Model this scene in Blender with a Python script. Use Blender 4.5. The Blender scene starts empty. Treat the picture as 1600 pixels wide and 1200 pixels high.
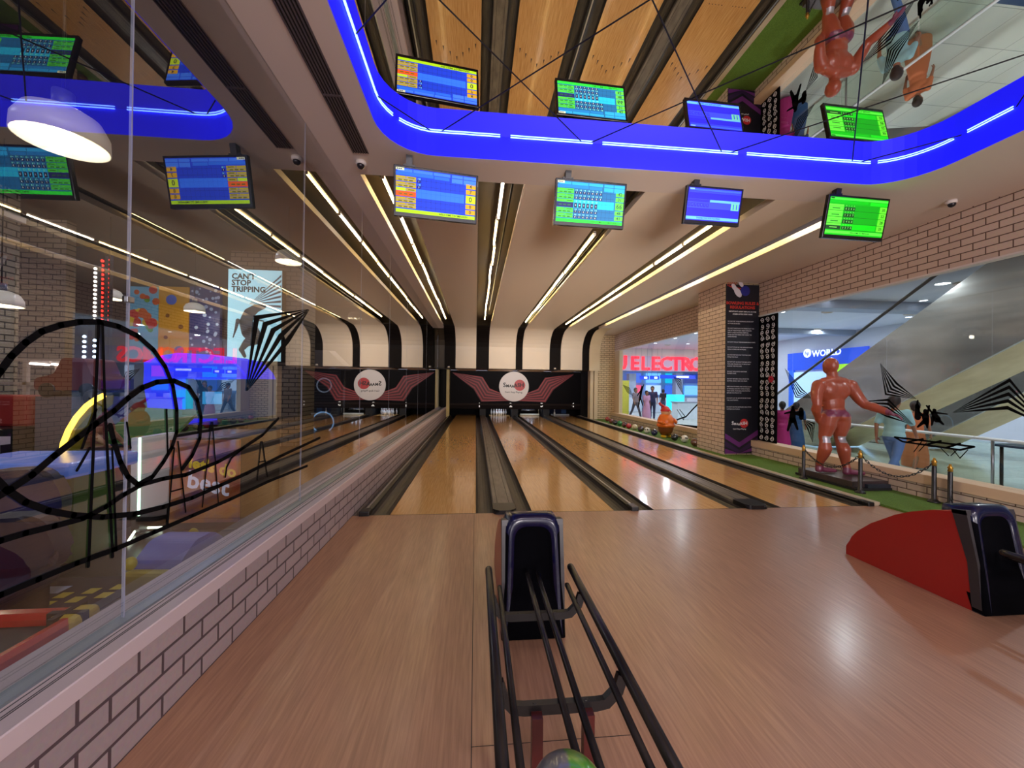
import bpy, bmesh, math, random
from mathutils import Vector, Matrix
random.seed(7)
SC = bpy.context.scene
COL = SC.collection
PI = math.pi

# ------------------------------------------------------------------ camera, world, exposure
CAM_H = 1.636
FPX = 600.0
_a, _b, _s = 743.5 - 800, 600 - 602.0, 0.0119
_D = -(_a * _a + _b * _b + FPX * FPX) / (_a - _s * _b)
_vy = Vector((_a, _b, -FPX)).normalized()
_vx = Vector((_D + _a, _b - _s * _D, -FPX)).normalized()
_vz = _vx.cross(_vy)
ROT = Matrix((_vx, _vy, _vz))            # camera axes -> world
cam = bpy.data.cameras.new('camera')
cam.sensor_width = 36.0
cam.lens = FPX / 1600 * 36.0
cam.clip_start = 0.05
cam.clip_end = 200
camo = bpy.data.objects.new('camera', cam)
camo.matrix_world = Matrix.Translation((0, 0, CAM_H)) @ ROT.to_4x4()
COL.objects.link(camo)
SC.camera = camo

SC.view_settings.view_transform = 'Standard'
SC.view_settings.look = 'None'
SC.view_settings.gamma = 1
SC.view_settings.use_curve_mapping = False
SC.view_settings.exposure = 0.55
world = bpy.data.worlds.new('world')
SC.world = world
world.use_nodes = True
world.node_tree.nodes['Background'].inputs[0].default_value = (0.74, 0.70, 0.86, 1)
world.node_tree.nodes['Background'].inputs[1].default_value = 1.5
SC.cycles.max_bounces = 10
SC.cycles.transparent_max_bounces = 24
SC.cycles.sample_clamp_indirect = 4.0
SC.cycles.caustics_reflective = False
SC.cycles.caustics_refractive = False

def ray(px, py):
    return ROT @ Vector((px - 800, 600 - py, -FPX))
def at_x(px, py, x):
    d = ray(px, py); t = x / d.x
    return Vector((x, d.y * t, CAM_H + d.z * t))
def at_y(px, py, y):
    d = ray(px, py); t = y / d.y
    return Vector((d.x * t, y, CAM_H + d.z * t))
def at_z(px, py, z):
    d = ray(px, py); t = (z - CAM_H) / d.z
    return Vector((d.x * t, d.y * t, z))

# ------------------------------------------------------------------ lamps
def area_disc(name, loc, size, watts, color, target=None):
    l = bpy.data.lights.new(name, 'AREA')
    l.shape = 'DISK'; l.size = size; l.energy = watts; l.color = color
    o = bpy.data.objects.new(name, l); o.location = loc
    if target is not None:
        o.rotation_euler = (Vector(target) - Vector(loc)).to_track_quat('-Z', 'Y').to_euler()
    COL.objects.link(o)
    return o
# unseen ceiling discs added behind the camera to light the approach
for _x, _y in ((-0.9, -1.2), (1.6, -1.2), (4.2, -1.2), (0.3, -3.6), (3.4, -3.6)):
    area_disc('approach_fill', (_x, _y, 4.1), 0.5, 16, (1.0, 0.88, 0.96))
# two unseen lamps added behind the camera, tilted up to brighten the near ceiling
for _x in (0.6, 4.4):
    area_disc('near_ceiling_fill', (_x, -4.6, 2.3), 1.2, 130, (1.0, 0.90, 0.86), (_x + .2, 8.0, 4.6))
# two unseen spots added behind the camera to lift the ceiling and its far curve
for _x in (0.8, 3.6):
    _l = bpy.data.lights.new('far_ceiling_fill', 'SPOT'); _l.energy = 3900; _l.color = (1.0, 0.90, 0.80)
    _l.spot_size = math.radians(23); _l.spot_blend = 1.0; _l.shadow_soft_size = 1.3
    _o = bpy.data.objects.new('far_ceiling_fill', _l); _o.location = (_x, -5.6, 1.15)
    _o.rotation_euler = (Vector((2.2, 13.5, 4.1)) - Vector(_o.location)).to_track_quat('-Z', 'Y').to_euler()
    COL.objects.link(_o)
# shopping-mall downlights beyond the right-hand windows
MALL_LIGHTS = [(x, y) for y in (4.5, 8.0, 11.5, 15.0, 18.5, 22.0) for x in (8.4, 11.4, 14.4)]
for _x, _y in MALL_LIGHTS:
    area_disc('mall_downlight_lamp', (_x, _y, 4.14), 0.26, 36, (0.86, 0.95, 1.0))

# ------------------------------------------------------------------ colour and material helpers
def lin(c):
    return tuple((v / 255 / 12.92) if v / 255 <= 0.04045 else ((v / 255 + 0.055) / 1.055) ** 2.4 for v in c)
_M = {}
def mat(name, rgb=(200, 200, 200), rough=0.5, metal=0.0, emit=None, es=1.0, coat=0.0, spec=0.5, bump=0.0, bscale=60.0):
    if name in _M: return _M[name]
    m = bpy.data.materials.new(name); m.use_nodes = True
    nt = m.node_tree; b = nt.nodes['Principled BSDF']
    b.inputs['Base Color'].default_value = (*lin(rgb), 1)
    b.inputs['Roughness'].default_value = rough
    b.inputs['Metallic'].default_value = metal
    b.inputs['Coat Weight'].default_value = coat
    b.inputs['Coat Roughness'].default_value = 0.05
    b.inputs['Specular IOR Level'].default_value = spec
    if emit is not None:
        b.inputs['Emission Color'].default_value = (*lin(emit), 1)
        b.inputs['Emission Strength'].default_value = es
    if bump:
        tc = nt.nodes.new('ShaderNodeTexCoord'); n = nt.nodes.new('ShaderNodeTexNoise')
        n.inputs['Scale'].default_value = bscale; n.inputs['Detail'].default_value = 4
        bp = nt.nodes.new('ShaderNodeBump'); bp.inputs['Strength'].default_value = bump; bp.inputs['Distance'].default_value = 0.01
        nt.links.new(tc.outputs['Object'], n.inputs['Vector'])
        nt.links.new(n.outputs['Fac'], bp.inputs['Height']); nt.links.new(bp.outputs['Normal'], b.inputs['Normal'])
    _M[name] = m
    return m
def noise_mix(name, c1, c2, scale, stretch=(1, 1, 1), rough=0.5, metal=0.0, coat=0.0, detail=5, bump=0.0, lo=0.35, hi=0.65, third=None, coat_rough=0.08):
    """two (or three) tones mixed by a stretched noise in object space"""
    if name in _M: return _M[name]
    m = bpy.data.materials.new(name); m.use_nodes = True
    nt = m.node_tree; b = nt.nodes['Principled BSDF']
    tc = nt.nodes.new('ShaderNodeTexCoord'); mp = nt.nodes.new('ShaderNodeMapping')
    mp.inputs['Scale'].default_value = stretch
    n = nt.nodes.new('ShaderNodeTexNoise'); n.inputs['Scale'].default_value = scale; n.inputs['Detail'].default_value = detail
    r = nt.nodes.new('ShaderNodeValToRGB')
    r.color_ramp.elements[0].position = lo; r.color_ramp.elements[0].color = (*lin(c1), 1)
    r.color_ramp.elements[1].position = hi; r.color_ramp.elements[1].color = (*lin(c2), 1)
    if third:
        e = r.color_ramp.elements.new((lo + hi) / 2); e.color = (*lin(third), 1)
    L = nt.links.new
    L(tc.outputs['Object'], mp.inputs['Vector']); L(mp.outputs['Vector'], n.inputs['Vector'])
    L(n.outputs['Fac'], r.inputs['Fac']); L(r.outputs['Color'], b.inputs['Base Color'])
    b.inputs['Roughness'].default_value = rough; b.inputs['Metallic'].default_value = metal
    b.inputs['Coat Weight'].default_value = coat; b.inputs['Coat Roughness'].default_value = coat_rough
    if bump:
        bp = nt.nodes.new('ShaderNodeBump'); bp.inputs['Strength'].default_value = bump; bp.inputs['Distance'].default_value = 0.02
        L(n.outputs['Fac'], bp.inputs['Height']); L(bp.outputs['Normal'], b.inputs['Normal'])
    _M[name] = m
    return m
def brick(name, axis, c1, c2, mortar, bw=0.27, rh=0.1, ms=0.012):
    """painted brick; axis 'x' = wall across the lanes (uses x,z), 'y' = wall along the lanes (uses y,z)"""
    if name in _M: return _M[name]
    m = bpy.data.materials.new(name); m.use_nodes = True
    nt = m.node_tree; b = nt.nodes['Principled BSDF']; L = nt.links.new
    tc = nt.nodes.new('ShaderNodeTexCoord'); sp = nt.nodes.new('ShaderNodeSeparateXYZ'); cb = nt.nodes.new('ShaderNodeCombineXYZ')
    L(tc.outputs['Object'], sp.inputs[0])
    L(sp.outputs['X' if axis == 'x' else 'Y'], cb.inputs[0]); L(sp.outputs['Z'], cb.inputs[1])
    t = nt.nodes.new('ShaderNodeTexBrick')
    t.inputs['Scale'].default_value = 1; t.inputs['Brick Width'].default_value = bw; t.inputs['Row Height'].default_value = rh
    t.inputs['Mortar Size'].default_value = ms; t.inputs['Mortar Smooth'].default_value = 0.1
    t.inputs['Color1'].default_value = (*lin(c1), 1); t.inputs['Color2'].default_value = (*lin(c2), 1); t.inputs['Mortar'].default_value = (*lin(mortar), 1)
    L(cb.outputs[0], t.inputs['Vector'])
    n = nt.nodes.new('ShaderNodeTexNoise'); n.inputs['Scale'].default_value = 45; n.inputs['Detail'].default_value = 3
    L(tc.outputs['Object'], n.inputs['Vector'])
    mx = nt.nodes.new('ShaderNodeMixRGB'); mx.blend_type = 'OVERLAY'; mx.inputs[0].default_value = 0.14
    L(t.outputs['Color'], mx.inputs[1]); L(n.outputs['Color'], mx.inputs[2]); L(mx.outputs[0], b.inputs['Base Color'])
    bp = nt.nodes.new('ShaderNodeBump'); bp.inputs['Strength'].default_value = 0.5; bp.inputs['Distance'].default_value = 0.008; bp.invert = True
    L(t.outputs['Fac'], bp.inputs['Height']); L(bp.outputs['Normal'], b.inputs['Normal'])
    b.inputs['Roughness'].default_value = 0.6
    _M[name] = m
    return m
def glass(name, gain=1.0, ior=1.5, tint=(1, 1, 1)):
    if name in _M: return _M[name]
    m = bpy.data.materials.new(name); m.use_nodes = True
    nt = m.node_tree; L = nt.links.new
    for n in list(nt.nodes):
        if n.type == 'BSDF_PRINCIPLED': nt.nodes.remove(n)
    out = [n for n in nt.nodes if n.type == 'OUTPUT_MATERIAL'][0]
    tr = nt.nodes.new('ShaderNodeBsdfTransparent'); tr.inputs[0].default_value = (*tint, 1)
    gl = nt.nodes.new('ShaderNodeBsdfGlossy'); gl.inputs['Roughness'].default_value = 0.0
    fr = nt.nodes.new('ShaderNodeFresnel'); fr.inputs['IOR'].default_value = ior
    mu = nt.nodes.new('ShaderNodeMath'); mu.operation = 'MULTIPLY'; mu.inputs[1].default_value = gain; mu.use_clamp = True
    mx = nt.nodes.new('ShaderNodeMixShader')
    gm = nt.nodes.new('ShaderNodeNewGeometry'); iv = nt.nodes.new('ShaderNodeMath'); iv.operation = 'SUBTRACT'; iv.inputs[0].default_value = 1.0
    m2 = nt.nodes.new('ShaderNodeMath'); m2.operation = 'MULTIPLY'       # a pane reflects on its outer faces
    L(gm.outputs['Backfacing'], iv.inputs[1]); L(mu.outputs[0], m2.inputs[0]); L(iv.outputs[0], m2.inputs[1])
    L(fr.outputs[0], mu.inputs[0]); L(m2.outputs[0], mx.inputs[0]); L(tr.outputs[0], mx.inputs[1]); L(gl.outputs[0], mx.inputs[2]); L(mx.outputs[0], out.inputs['Surface'])
    _M[name] = m
    return m
def glow(name, rgb, strength):
    return mat(name, rgb, 0.6, emit=rgb, es=strength * 0.68)

# ------------------------------------------------------------------ mesh builder
class MB:
    def __init__(s): s.bm = bmesh.new(); s.mi = 0; s.smooth = False
    def _face(s, vs):
        try:
            f = s.bm.faces.new(vs); f.material_index = s.mi; f.smooth = s.smooth; return f
        except ValueError: return None
    def box(s, lo, hi, bev=0.0):
        x0, y0, z0 = lo; x1, y1, z1 = hi
        v = [s.bm.verts.new(p) for p in ((x0,y0,z0),(x1,y0,z0),(x1,y1,z0),(x0,y1,z0),(x0,y0,z1),(x1,y0,z1),(x1,y1,z1),(x0,y1,z1))]
        fs = [s._face([v[i] for i in q]) for q in ((0,3,2,1),(4,5,6,7),(0,1,5,4),(1,2,6,5),(2,3,7,6),(3,0,4,7))]
        if bev:
            es = list({e for f in fs for e in f.edges})
            r = bmesh.ops.bevel(s.bm, geom=es, offset=bev, segments=2, affect='EDGES', profile=0.5)
            for f in r['faces']: f.material_index = s.mi
        return s
    def quad(s, *p):
        s._face([s.bm.verts.new(q) for q in p]); return s
    def poly(s, pts):
        s._face([s.bm.verts.new(q) for q in pts]); return s
    def prism(s, pts, d):
        """polygon pts (3-D, planar) extruded by vector d"""
        d = Vector(d)
        a = [s.bm.verts.new(p) for p in pts]; b = [s.bm.verts.new(Vector(p) + d) for p in pts]
        s._face(list(reversed(a))); s._face(b)
        n = len(pts)
        for i in range(n): s._face([a[i], a[(i+1) % n], b[(i+1) % n], b[i]])
        return s
    def sweep(s, prof, path, closed=False, caps=True, up=(0, 0, 1), close_prof=True):
        """profile list of (u,v) carried along path (list of points); u is sideways, v follows up"""
        path = [Vector(p) for p in path]; n = len(path); up = Vector(up); rings = []
        for i, p in enumerate(path):
            if closed: t = path[(i+1) % n] - path[i-1]
            else: t = path[min(i+1, n-1)] - path[max(i-1, 0)]
            t.normalize(); side = t.cross(up)
            if side.length < 1e-4: side = t.cross(Vector((1, 0, 0)))
            side.normalize(); w = side.cross(t)
            rings.append([s.bm.verts.new(p + side * u + w * v) for u, v in prof])
        m = len(prof)
        for i in range(n if closed else n - 1):
            a, b = rings[i], rings[(i+1) % n]
            for j in range(m if close_prof else m - 1):
                s._face([a[j], a[(j+1) % m], b[(j+1) % m], b[j]])
        if caps and not closed and close_prof:
            s._face(list(reversed(rings[0]))); s._face(rings[-1])
        return s
    def tube(s, path, r, seg=10, closed=False, up=(0, 0, 1)):
        sm = s.smooth; s.smooth = True
        s.sweep([(r * math.cos(2*PI*k/seg), r * math.sin(2*PI*k/seg)) for k in range(seg)], path, closed, True, up)
        s.smooth = sm; return s
    def cyl(s, a, b, r, r2=None, seg=16):
        a, b = Vector(a), Vector(b); r2 = r if r2 is None else r2
        t = (b - a).normalized(); u = t.orthogonal().normalized(); w = t.cross(u)
        A = [s.bm.verts.new(a + (u*math.cos(2*PI*k/seg) + w*math.sin(2*PI*k/seg)) * r) for k in range(seg)]
        B = [s.bm.verts.new(b + (u*math.cos(2*PI*k/seg) + w*math.sin(2*PI*k/seg)) * r2) for k in range(seg)]
        s._face(list(reversed(A))); s._face(B); sm = s.smooth; s.smooth = True
        for k in range(seg): s._face([A[k], A[(k+1) % seg], B[(k+1) % seg], B[k]])
        s.smooth = sm; return s
    def lathe(s, prof, c=(0, 0, 0), seg=20):
        c = Vector(c); rings = []; sm = s.smooth; s.smooth = True
        for r, z in prof:
            rings.append([s.bm.verts.new(c + Vector((r*math.cos(2*PI*k/seg), r*math.sin(2*PI*k/seg), z))) for k in range(seg)] if r > 1e-5 else [s.bm.verts.new(c + Vector((0, 0, z)))])
        for a, b in zip(rings, rings[1:]):
            for k in range(seg):
                p = [a[k % len(a)], a[(k+1) % seg % len(a)], b[(k+1) % seg % len(b)], b[k % len(b)]]
                q = []
                for v in p:
                    if v not in q: q.append(v)
                if len(q) > 2: s._face(q)
        s.smooth = sm; return s
    def ball(s, c, r, seg=16, rings=10, sc=(1, 1, 1), rot=None):
        c = Vector(c)
        def P(x, y, z):
            v = Vector((x*r*sc[0], y*r*sc[1], z*r*sc[2]))
            return s.bm.verts.new(c + (rot @ v if rot else v))
        R_ = [[P(0, 0, 1)]]
        for i in range(1, rings):
            a = PI*i/rings; sa, ca = math.sin(a), math.cos(a)
            R_.append([P(sa*math.cos(2*PI*k/seg), sa*math.sin(2*PI*k/seg), ca) for k in range(seg)])
        R_.append([P(0, 0, -1)])
        new = s.bm.faces.new
        for A, B in zip(R_, R_[1:]):
            for k in range(seg):
                k2 = (k + 1) % seg
                if len(A) == 1: f = new((A[0], B[k], B[k2]))
                elif len(B) == 1: f = new((A[k], B[0], A[k2]))
                else: f = new((A[k], B[k], B[k2], A[k2]))
                f.smooth = True; f.material_index = s.mi
        return s
    def build(s, name, m, parent=None, loc=None, recalc=True):
        if recalc: bmesh.ops.recalc_face_normals(s.bm, faces=s.bm.faces)
        me = bpy.data.meshes.new(name); s.bm.to_mesh(me); s.bm.free()
        for x in (m if isinstance(m, (list, tuple)) else [m]): me.materials.append(x)
        o = bpy.data.objects.new(name, me)
        if parent is not None: o.parent = parent
        if loc is not None: o.location = loc
        COL.objects.link(o)
        return o
def tag(o, label=None, cat=None, group=None, kind=None):
    if label: o['label'] = label
    if cat: o['category'] = cat
    if group: o['group'] = group
    if kind: o['kind'] = kind
    return o
def thing(name, label, cat, loc=(0, 0, 0), rz=0.0, group=None):
    o = bpy.data.objects.new(name, None); o.location = loc; o.rotation_euler = (0, 0, rz); o.empty_display_size = 0.1
    COL.objects.link(o); return tag(o, label, cat, group)
def structure(o): o['kind'] = 'structure'; return o
def copy_tree(o, parent=None):
    c = o.copy(); COL.objects.link(c)
    if parent is not None: c.parent = parent
    for ch in list(o.children): copy_tree(ch, c)
    return c
def text_bm(mb, body, size, place, weight=0.0, spacing=1.0, align='CENTER', depth=0.001, line=1.0):
    """lettering built into mesh builder mb; place maps local (x right, y up, z out) to the builder's space"""
    cu = bpy.data.curves.new('lettering', 'FONT'); cu.body = body; cu.size = size; cu.align_x = align; cu.align_y = 'CENTER'
    cu.extrude = depth; cu.offset = weight; cu.space_character = spacing; cu.resolution_u = 2; cu.space_line = line
    to = bpy.data.objects.new('lettering', cu); COL.objects.link(to)
    bpy.context.view_layer.update()
    me = bpy.data.meshes.new_from_object(to.evaluated_get(bpy.context.evaluated_depsgraph_get()))
    me.transform(place)
    n0 = len(mb.bm.faces)
    mb.bm.from_mesh(me); mb.bm.faces.ensure_lookup_table()
    for f in mb.bm.faces[n0:]: f.material_index = mb.mi
    bpy.data.objects.remove(to); bpy.data.curves.remove(cu); bpy.data.meshes.remove(me)
    return mb
def frame(origin, xdir, ydir):
    x = Vector(xdir).normalized(); y = Vector(ydir).normalized(); z = x.cross(y)
    return Matrix.Translation(origin) @ Matrix((x, y, z)).transposed().to_4x4()
def face_cam(origin):   # a vertical face that looks back along the lanes: x right, y up
    return frame(origin, (1, 0, 0), (0, 0, 1))
def round_poly(pts, r, n=5):
    """2-D polygon with its corners rounded by r"""
    out = []
    m = len(pts)
    for i in range(m):
        p0, p, p1 = Vector(pts[i-1]), Vector(pts[i]), Vector(pts[(i+1) % m])
        rr = r[i] if isinstance(r, (list, tuple)) else r
        if rr <= 0: out.append(tuple(p)); continue
        a = p + (p0 - p).normalized() * min(rr, (p0 - p).length * .49); b = p + (p1 - p).normalized() * min(rr, (p1 - p).length * .49)
        for k in range(n + 1):
            t = k / n
            out.append(tuple(a * (1-t)**2 + p * 2*t*(1-t) + b * t*t))
    return out
def remesh_body(name, mb, m, parent, voxel=0.014, smooth=5, factor=0.5):
    """fuse overlapping volumes into one continuous smooth surface"""
    o = mb.build(name, m, parent, recalc=False)
    r = o.modifiers.new('fuse', 'REMESH'); r.mode = 'VOXEL'; r.voxel_size = voxel; r.use_smooth_shade = True
    k = o.modifiers.new('relax', 'SMOOTH'); k.iterations = smooth; k.factor = factor
    bpy.context.view_layer.update()
    me = bpy.data.meshes.new_from_object(o.evaluated_get(bpy.context.evaluated_depsgraph_get()))
    o.modifiers.clear(); old = o.data; o.data = me; bpy.data.meshes.remove(old)
    for p in me.polygons: p.use_smooth = True
    return o

# ================================================================== materials shared by the room
M_ceil = mat('painted_ceiling', (226, 212, 202), 0.55)
M_cream = mat('cream_paint', (222, 200, 165), 0.55)
M_white = mat('white_paint', (225, 215, 208), 0.45)
M_black = mat('black_plastic', (16, 15, 16), 0.35)
M_blackm = mat('black_matte', (14, 12, 12), 0.8)
M_vinyl = mat('black_vinyl', (8, 8, 10), 0.8, spec=0.08)
M_dkmetal = mat('dark_metal', (40, 38, 36), 0.3, 0.8)
M_steel = mat('brushed_steel', (150, 152, 155), 0.32, 1.0)
M_alu = mat('aluminium', (175, 178, 182), 0.35, 0.9)
M_approach = noise_mix('approach_laminate', (146, 106, 82), (174, 131, 102), 9, (7, 0.35, 1), rough=0.38, coat=0.38, coat_rough=0.2, detail=7, lo=0.30, hi=0.72, third=(161, 118, 92))
M_lane = noise_mix('lane_maple', (192, 142, 84), (224, 178, 116), 10, (6, 0.25, 1), rough=0.2, coat=0.5, detail=6, lo=0.3, hi=0.7, third=(210, 160, 98))
M_gutter = noise_mix('gutter_plastic', (36, 31, 27), (56, 49, 43), 5, (2, 0.4, 1), rough=0.4)
M_cap = noise_mix('divider_cap', (86, 80, 74), (116, 108, 98), 6, (2, 0.6, 1), rough=0.35)
M_brickL = brick('brick_low_wall', 'y', (160, 146, 148), (170, 154, 154), (84, 70, 74), 0.27, 0.106, 0.008)
M_brickR = brick('brick_side_wall', 'y', (212, 190, 172), (202, 180, 162), (98, 74, 62), 0.27, 0.1, 0.007)
M_brickX = brick('brick_cross_wall', 'x', (220, 196, 156), (212, 186, 146), (96, 72, 48), 0.27, 0.1, 0.008)
M_grass = noise_mix('artificial_grass', (50, 80, 14), (106, 140, 42), 160, (1, 1, 1), rough=0.9, bump=0.6, lo=0.3, hi=0.7)
M_glassL = glass('glass_partition', 4.2, 1.5, (0.94, 0.96, 0.97))
M_glassR = glass('window_glass', 1.0, 1.5, (0.97, 0.98, 0.98))

XL, XW, ZC = -1.72, 6.9, 4.22           # glass partition, right wall plane, ceiling height
Y_FOUL, Y_END = 4.93, 20.6
RIM = (-1.03, 5.36, -2.6, 4.39)          # mirror recess: x0, x1, y0, y1

# ------------------------------------------------------------------ floor and low walls
structure(MB().box((-1.52, -6, -0.12), (5.72, Y_FOUL - 0.004, 0)).build('floor', M_approach))
seams = MB()
for x in (0.0,): seams.box((x - .002, -6, -0.01), (x + .002, Y_FOUL - .01, 0.0006))
seams.box((0, 1.75, -0.01), (.75, 1.753, 0.0006))
structure(seams.build('floor_seam', M_blackm))
structure(MB().box((-1.52, -6, -0.45), (7.1, 24, -0.2)).build('floor_subfloor', M_blackm))
structure(MB().box((-1.9, -6, -0.2), (-1.5, 20.6, 0.42)).build('wall_left', M_brickL))
t = MB().prism([(-1.9, -6, .42), (-1.492, -6, .42), (-1.492, -6, .492), (-1.497, -6, .497), (-1.66, -6, .460), (-1.9, -6, .456)], (0, 26.6, 0))
structure(t.build('trim_1', mat('ledge_paint', (206, 190, 192), 0.4)))
t = MB()
for x in (-1.60, -1.615, -1.655):
    z_ = .497 - .037*(-1.497 - x)/.163
    t.box((x - .0025, -6, z_ - .003), (x + .0025, 20.5, z_ + .0014))
structure(t.build('trim_2', mat('ledge_groove', (60, 55, 58), 0.6)))
structure(MB().box((XL - .025, -6, 0.458), (XL + .045, 20.5, 0.472)).build('trim_3', mat('glazing_channel', (140, 150, 158), 0.35, 0.6)))
structure(MB().box((5.70, Y_FOUL, -0.2), (6.72, 18.6, 0.012)).build('floor_grass_bed', M_blackm))
tag(MB().box((5.72, -6, 0.0), (6.72, 8.80, 0.028)).box((5.72, 8.8, 0.0), (6.01, 9.97, 0.028)).box((5.72, 9.97, 0.0), (6.72, 18.58, 0.028)).build('artificial_grass_strip', M_grass), 'green artificial grass strip between the lanes and the right-hand windows', 'grass', kind='stuff')

# right side wall: low brick, ledge, brick above the windows
def rightwall(y0, y1):
    structure(MB().box((6.72, y0, -0.2), (7.05, y1, 0.235)).build('wall_right_base', M_brickR))
    structure(MB().box((6.70, y0, 0.235), (7.05, y1, 0.375), .004).build('trim_4', mat('ledge_beige', (222, 190, 160), 0.45)))
rightwall(-6, 8.8); rightwall(9.95, 18.6)
structure(MB().box((XW - .02, -6, 3.42), (7.05, 18.6, ZC)).build('wall_right', M_brickR))
structure(MB().box((XW - .035, -6, 3.40), (7.0, 18.6, 3.425)).build('trim_5', M_white))
structure(MB().box((XW - .02, 17.95, 0.37), (7.05, 18.6, 3.42)).build('wall_right_jamb', M_cream))
structure(MB().box((6.02, 8.82, -0.2), (7.05, 9.95, ZC)).build('column', [M_brickX]))
o = bpy.data.objects['column']
o.data.materials.append(M_brickR)
for p in o.data.polygons:
    if abs(p.normal.x) > 0.5: p.material_index = 1
structure(MB().box((5.98, 18.6, -0.2), (7.05, 18.9, ZC)).build('wall_far_brick', M_brickX))
# pale pilaster beside the masking unit
t = MB().box((5.62, 18.5, -0.1), (5.78, 18.9, 2.9)).box((5.81, 18.45, -0.1), (5.98, 18.9, 3.6))
structure(t.build('wall_far_pilaster', M_cream))
structure(MB().box((5.78, 18.56, -0.1), (5.81, 18.9, 3.4)).build('trim_6', M_blackm))
structure(MB().box((-1.5, 19.9, 0), (-1.36, 20.6, 2.45)).build('wall_left_pilaster', mat('warm_yellow_paint', (226, 206, 140), 0.5)))

structure(MB().box((-1.95, 20.5, -0.2), (-1.36, 20.7, 5.0)).build('wall_far_left', M_blackm))
structure(MB().box((5.70, 20.5, -0.2), (7.05, 20.7, 4.4)).build('wall_far_right', M_blackm))
structure(MB().box((-1.72, 18.22, 2.435), (5.98, 20.6, 2.47)).build('ceiling_soffit', mat('soffit_dark', (40, 32, 28), .6)))
# ------------------------------------------------------------------ glass
n = 0
y = -1.75
while y < 20.4:
    n += 1
    y1 = min(y + 1.91, 20.5)
    structure(MB().box((XL - .006, y + .004, 0.47), (XL + .006, y1 - .004, ZC)).build('window_%d' % n, M_glassL))
    if y < 14:
        structure(MB().box((XL - .006, y - .003, 0.47), (XL + .007, y + .003, ZC)).build('window_%d_joint' % n, mat('silicone_joint', (150, 152, 170), 0.3)))
    y += 1.91
for a, b in ((-1.3, 0.7), (0.7, 2.62), (2.62, 4.53), (4.53, 5.86), (5.86, 7.1), (7.1, 8.8), (9.95, 12.8), (12.8, 15.4), (15.4, 17.95)):
    n += 1
    structure(MB().box((XW, a + .004, 0.375), (XW + .012, b - .004, 3.41)).build('window_%d' % n, M_glassR))
# patch fitting of the glass door at the first joint
f = thing('glass_clamp', 'small metal clamp fitting on the nearest joint of the left glass wall', 'clamp', (XL, 2.07, 2.04))
MB().box((-.012, -.02, -.015), (.015, .02, .015), .003).build('clamp_plate', M_steel, f)

# ------------------------------------------------------------------ ceiling with the mirror recess
x0, x1, y0, y1 = RIM
R = 0.55
def rim_path(off=0.0, k=8):
    pts = []
    for cx, cy, a0 in ((x1 - R, y1 - R, 0), (x0 + R, y1 - R, PI/2), (x0 + R, y0 + R, PI), (x1 - R, y0 + R, 1.5*PI)):
        for i in range(k + 1):
            a = a0 + PI/2 * i / k
            pts.append((cx + (R - off)*math.cos(a), cy + (R - off)*math.sin(a)))
    return pts
SLOTS = [(-1.45, -0.96), (0.0, 0.6), (1.87, 2.2), (3.5, 4.05), (5.1, 5.45)]
SY0, SY1 = 4.88, 16.7
c = MB()
zt = ZC + 0.10
c.box((XL - .3, -6, ZC), (x0, y1, zt)); c.box((x1, -6, ZC), (7.05, y1, zt)); c.box((x0, -6, ZC), (x1, y0, zt))
c.box((XL - .3, y1, ZC), (7.05, SY0, zt))
for cx, cy, sx, sy in ((x1, y1, -1, -1), (x0, y1, 1, -1), (x0, y0, 1, 1), (x1, y0, -1, 1)):   # corner fillets of the recess
    pts = [(cx, cy)]
    for i in range(9):
        a = PI/2 * i / 8
        pts.append((cx + sx*R - sx*R*math.cos(a), cy + sy*R - sy*R*math.sin(a)))
    c.prism([(p[0], p[1], ZC) for p in pts], (0, 0, zt - ZC))
c.box((XL - .3, SY0, ZC), (SLOTS[0][0], 19.6, zt)); c.box((5.98, 16.7, ZC), (7.05, 19.6, zt))
structure(c.build('ceiling', M_ceil))
# long white ceiling panels between the light slots; at the far end they curve down to the masking unit
def panel_profile(thick):
    pts = [(SY0, ZC)]
    top = [(16.4, ZC)]
    for i in range(1, 9):
        a = PI/2 * i / 8
        top.append((16.9 + 1.25*math.sin(a), ZC - 0.95 + 0.95*math.cos(a)))
    return [(SY0, ZC)] + top + [(18.15, 2.40)]
def panel(xa, xb):
    pr = panel_profile(0)
    m = MB(); m.smooth = False
    inn = [(a + 0.0, b + 0.09) if a < 16.95 else (a + 0.09, max(b, 2.40)) for a, b in pr]
    for (a, b), (p, q) in zip(pr, pr[1:]): m.quad((xa, a, b), (xb, a, b), (xb, p, q), (xa, p, q))
    for xx in (xa, xb):
        for i in range(len(pr) - 1): m.quad((xx, *pr[i]), (xx, *pr[i+1]), (xx, *inn[i+1]), (xx, *inn[i]))
    m.quad((xa, *pr[0]), (xb, *pr[0]), (xb, *inn[0]), (xa, *inn[0]))
    m.box((xa, 18.15, 2.40), (xb, 20.6, 2.43))
    bmesh.ops.remove_doubles(m.bm, verts=m.bm.verts, dist=1e-5)
    return structure(m.build('ceiling_panel', mat('ceiling_panel_paint', (232, 216, 196), 0.5)))
for a, b in ((-0.96, 0.0), (0.6, 1.87), (2.2, 3.5), (4.05, 5.1)): panel(a, b)
structure(MB().box((5.45, SY0, ZC), (7.05, 16.75, zt)).build('ceiling_panel_right', M_ceil))
pr = panel_profile(0)
m = MB()
for (a, b), (p, q) in zip(pr, pr[1:]): m.quad((5.45, a, b), (5.98, a, b), (5.98, p, q), (5.45, p, q)) if a > 16.3 else None
structure(m.build('ceiling_curve_right', M_cream))
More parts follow.
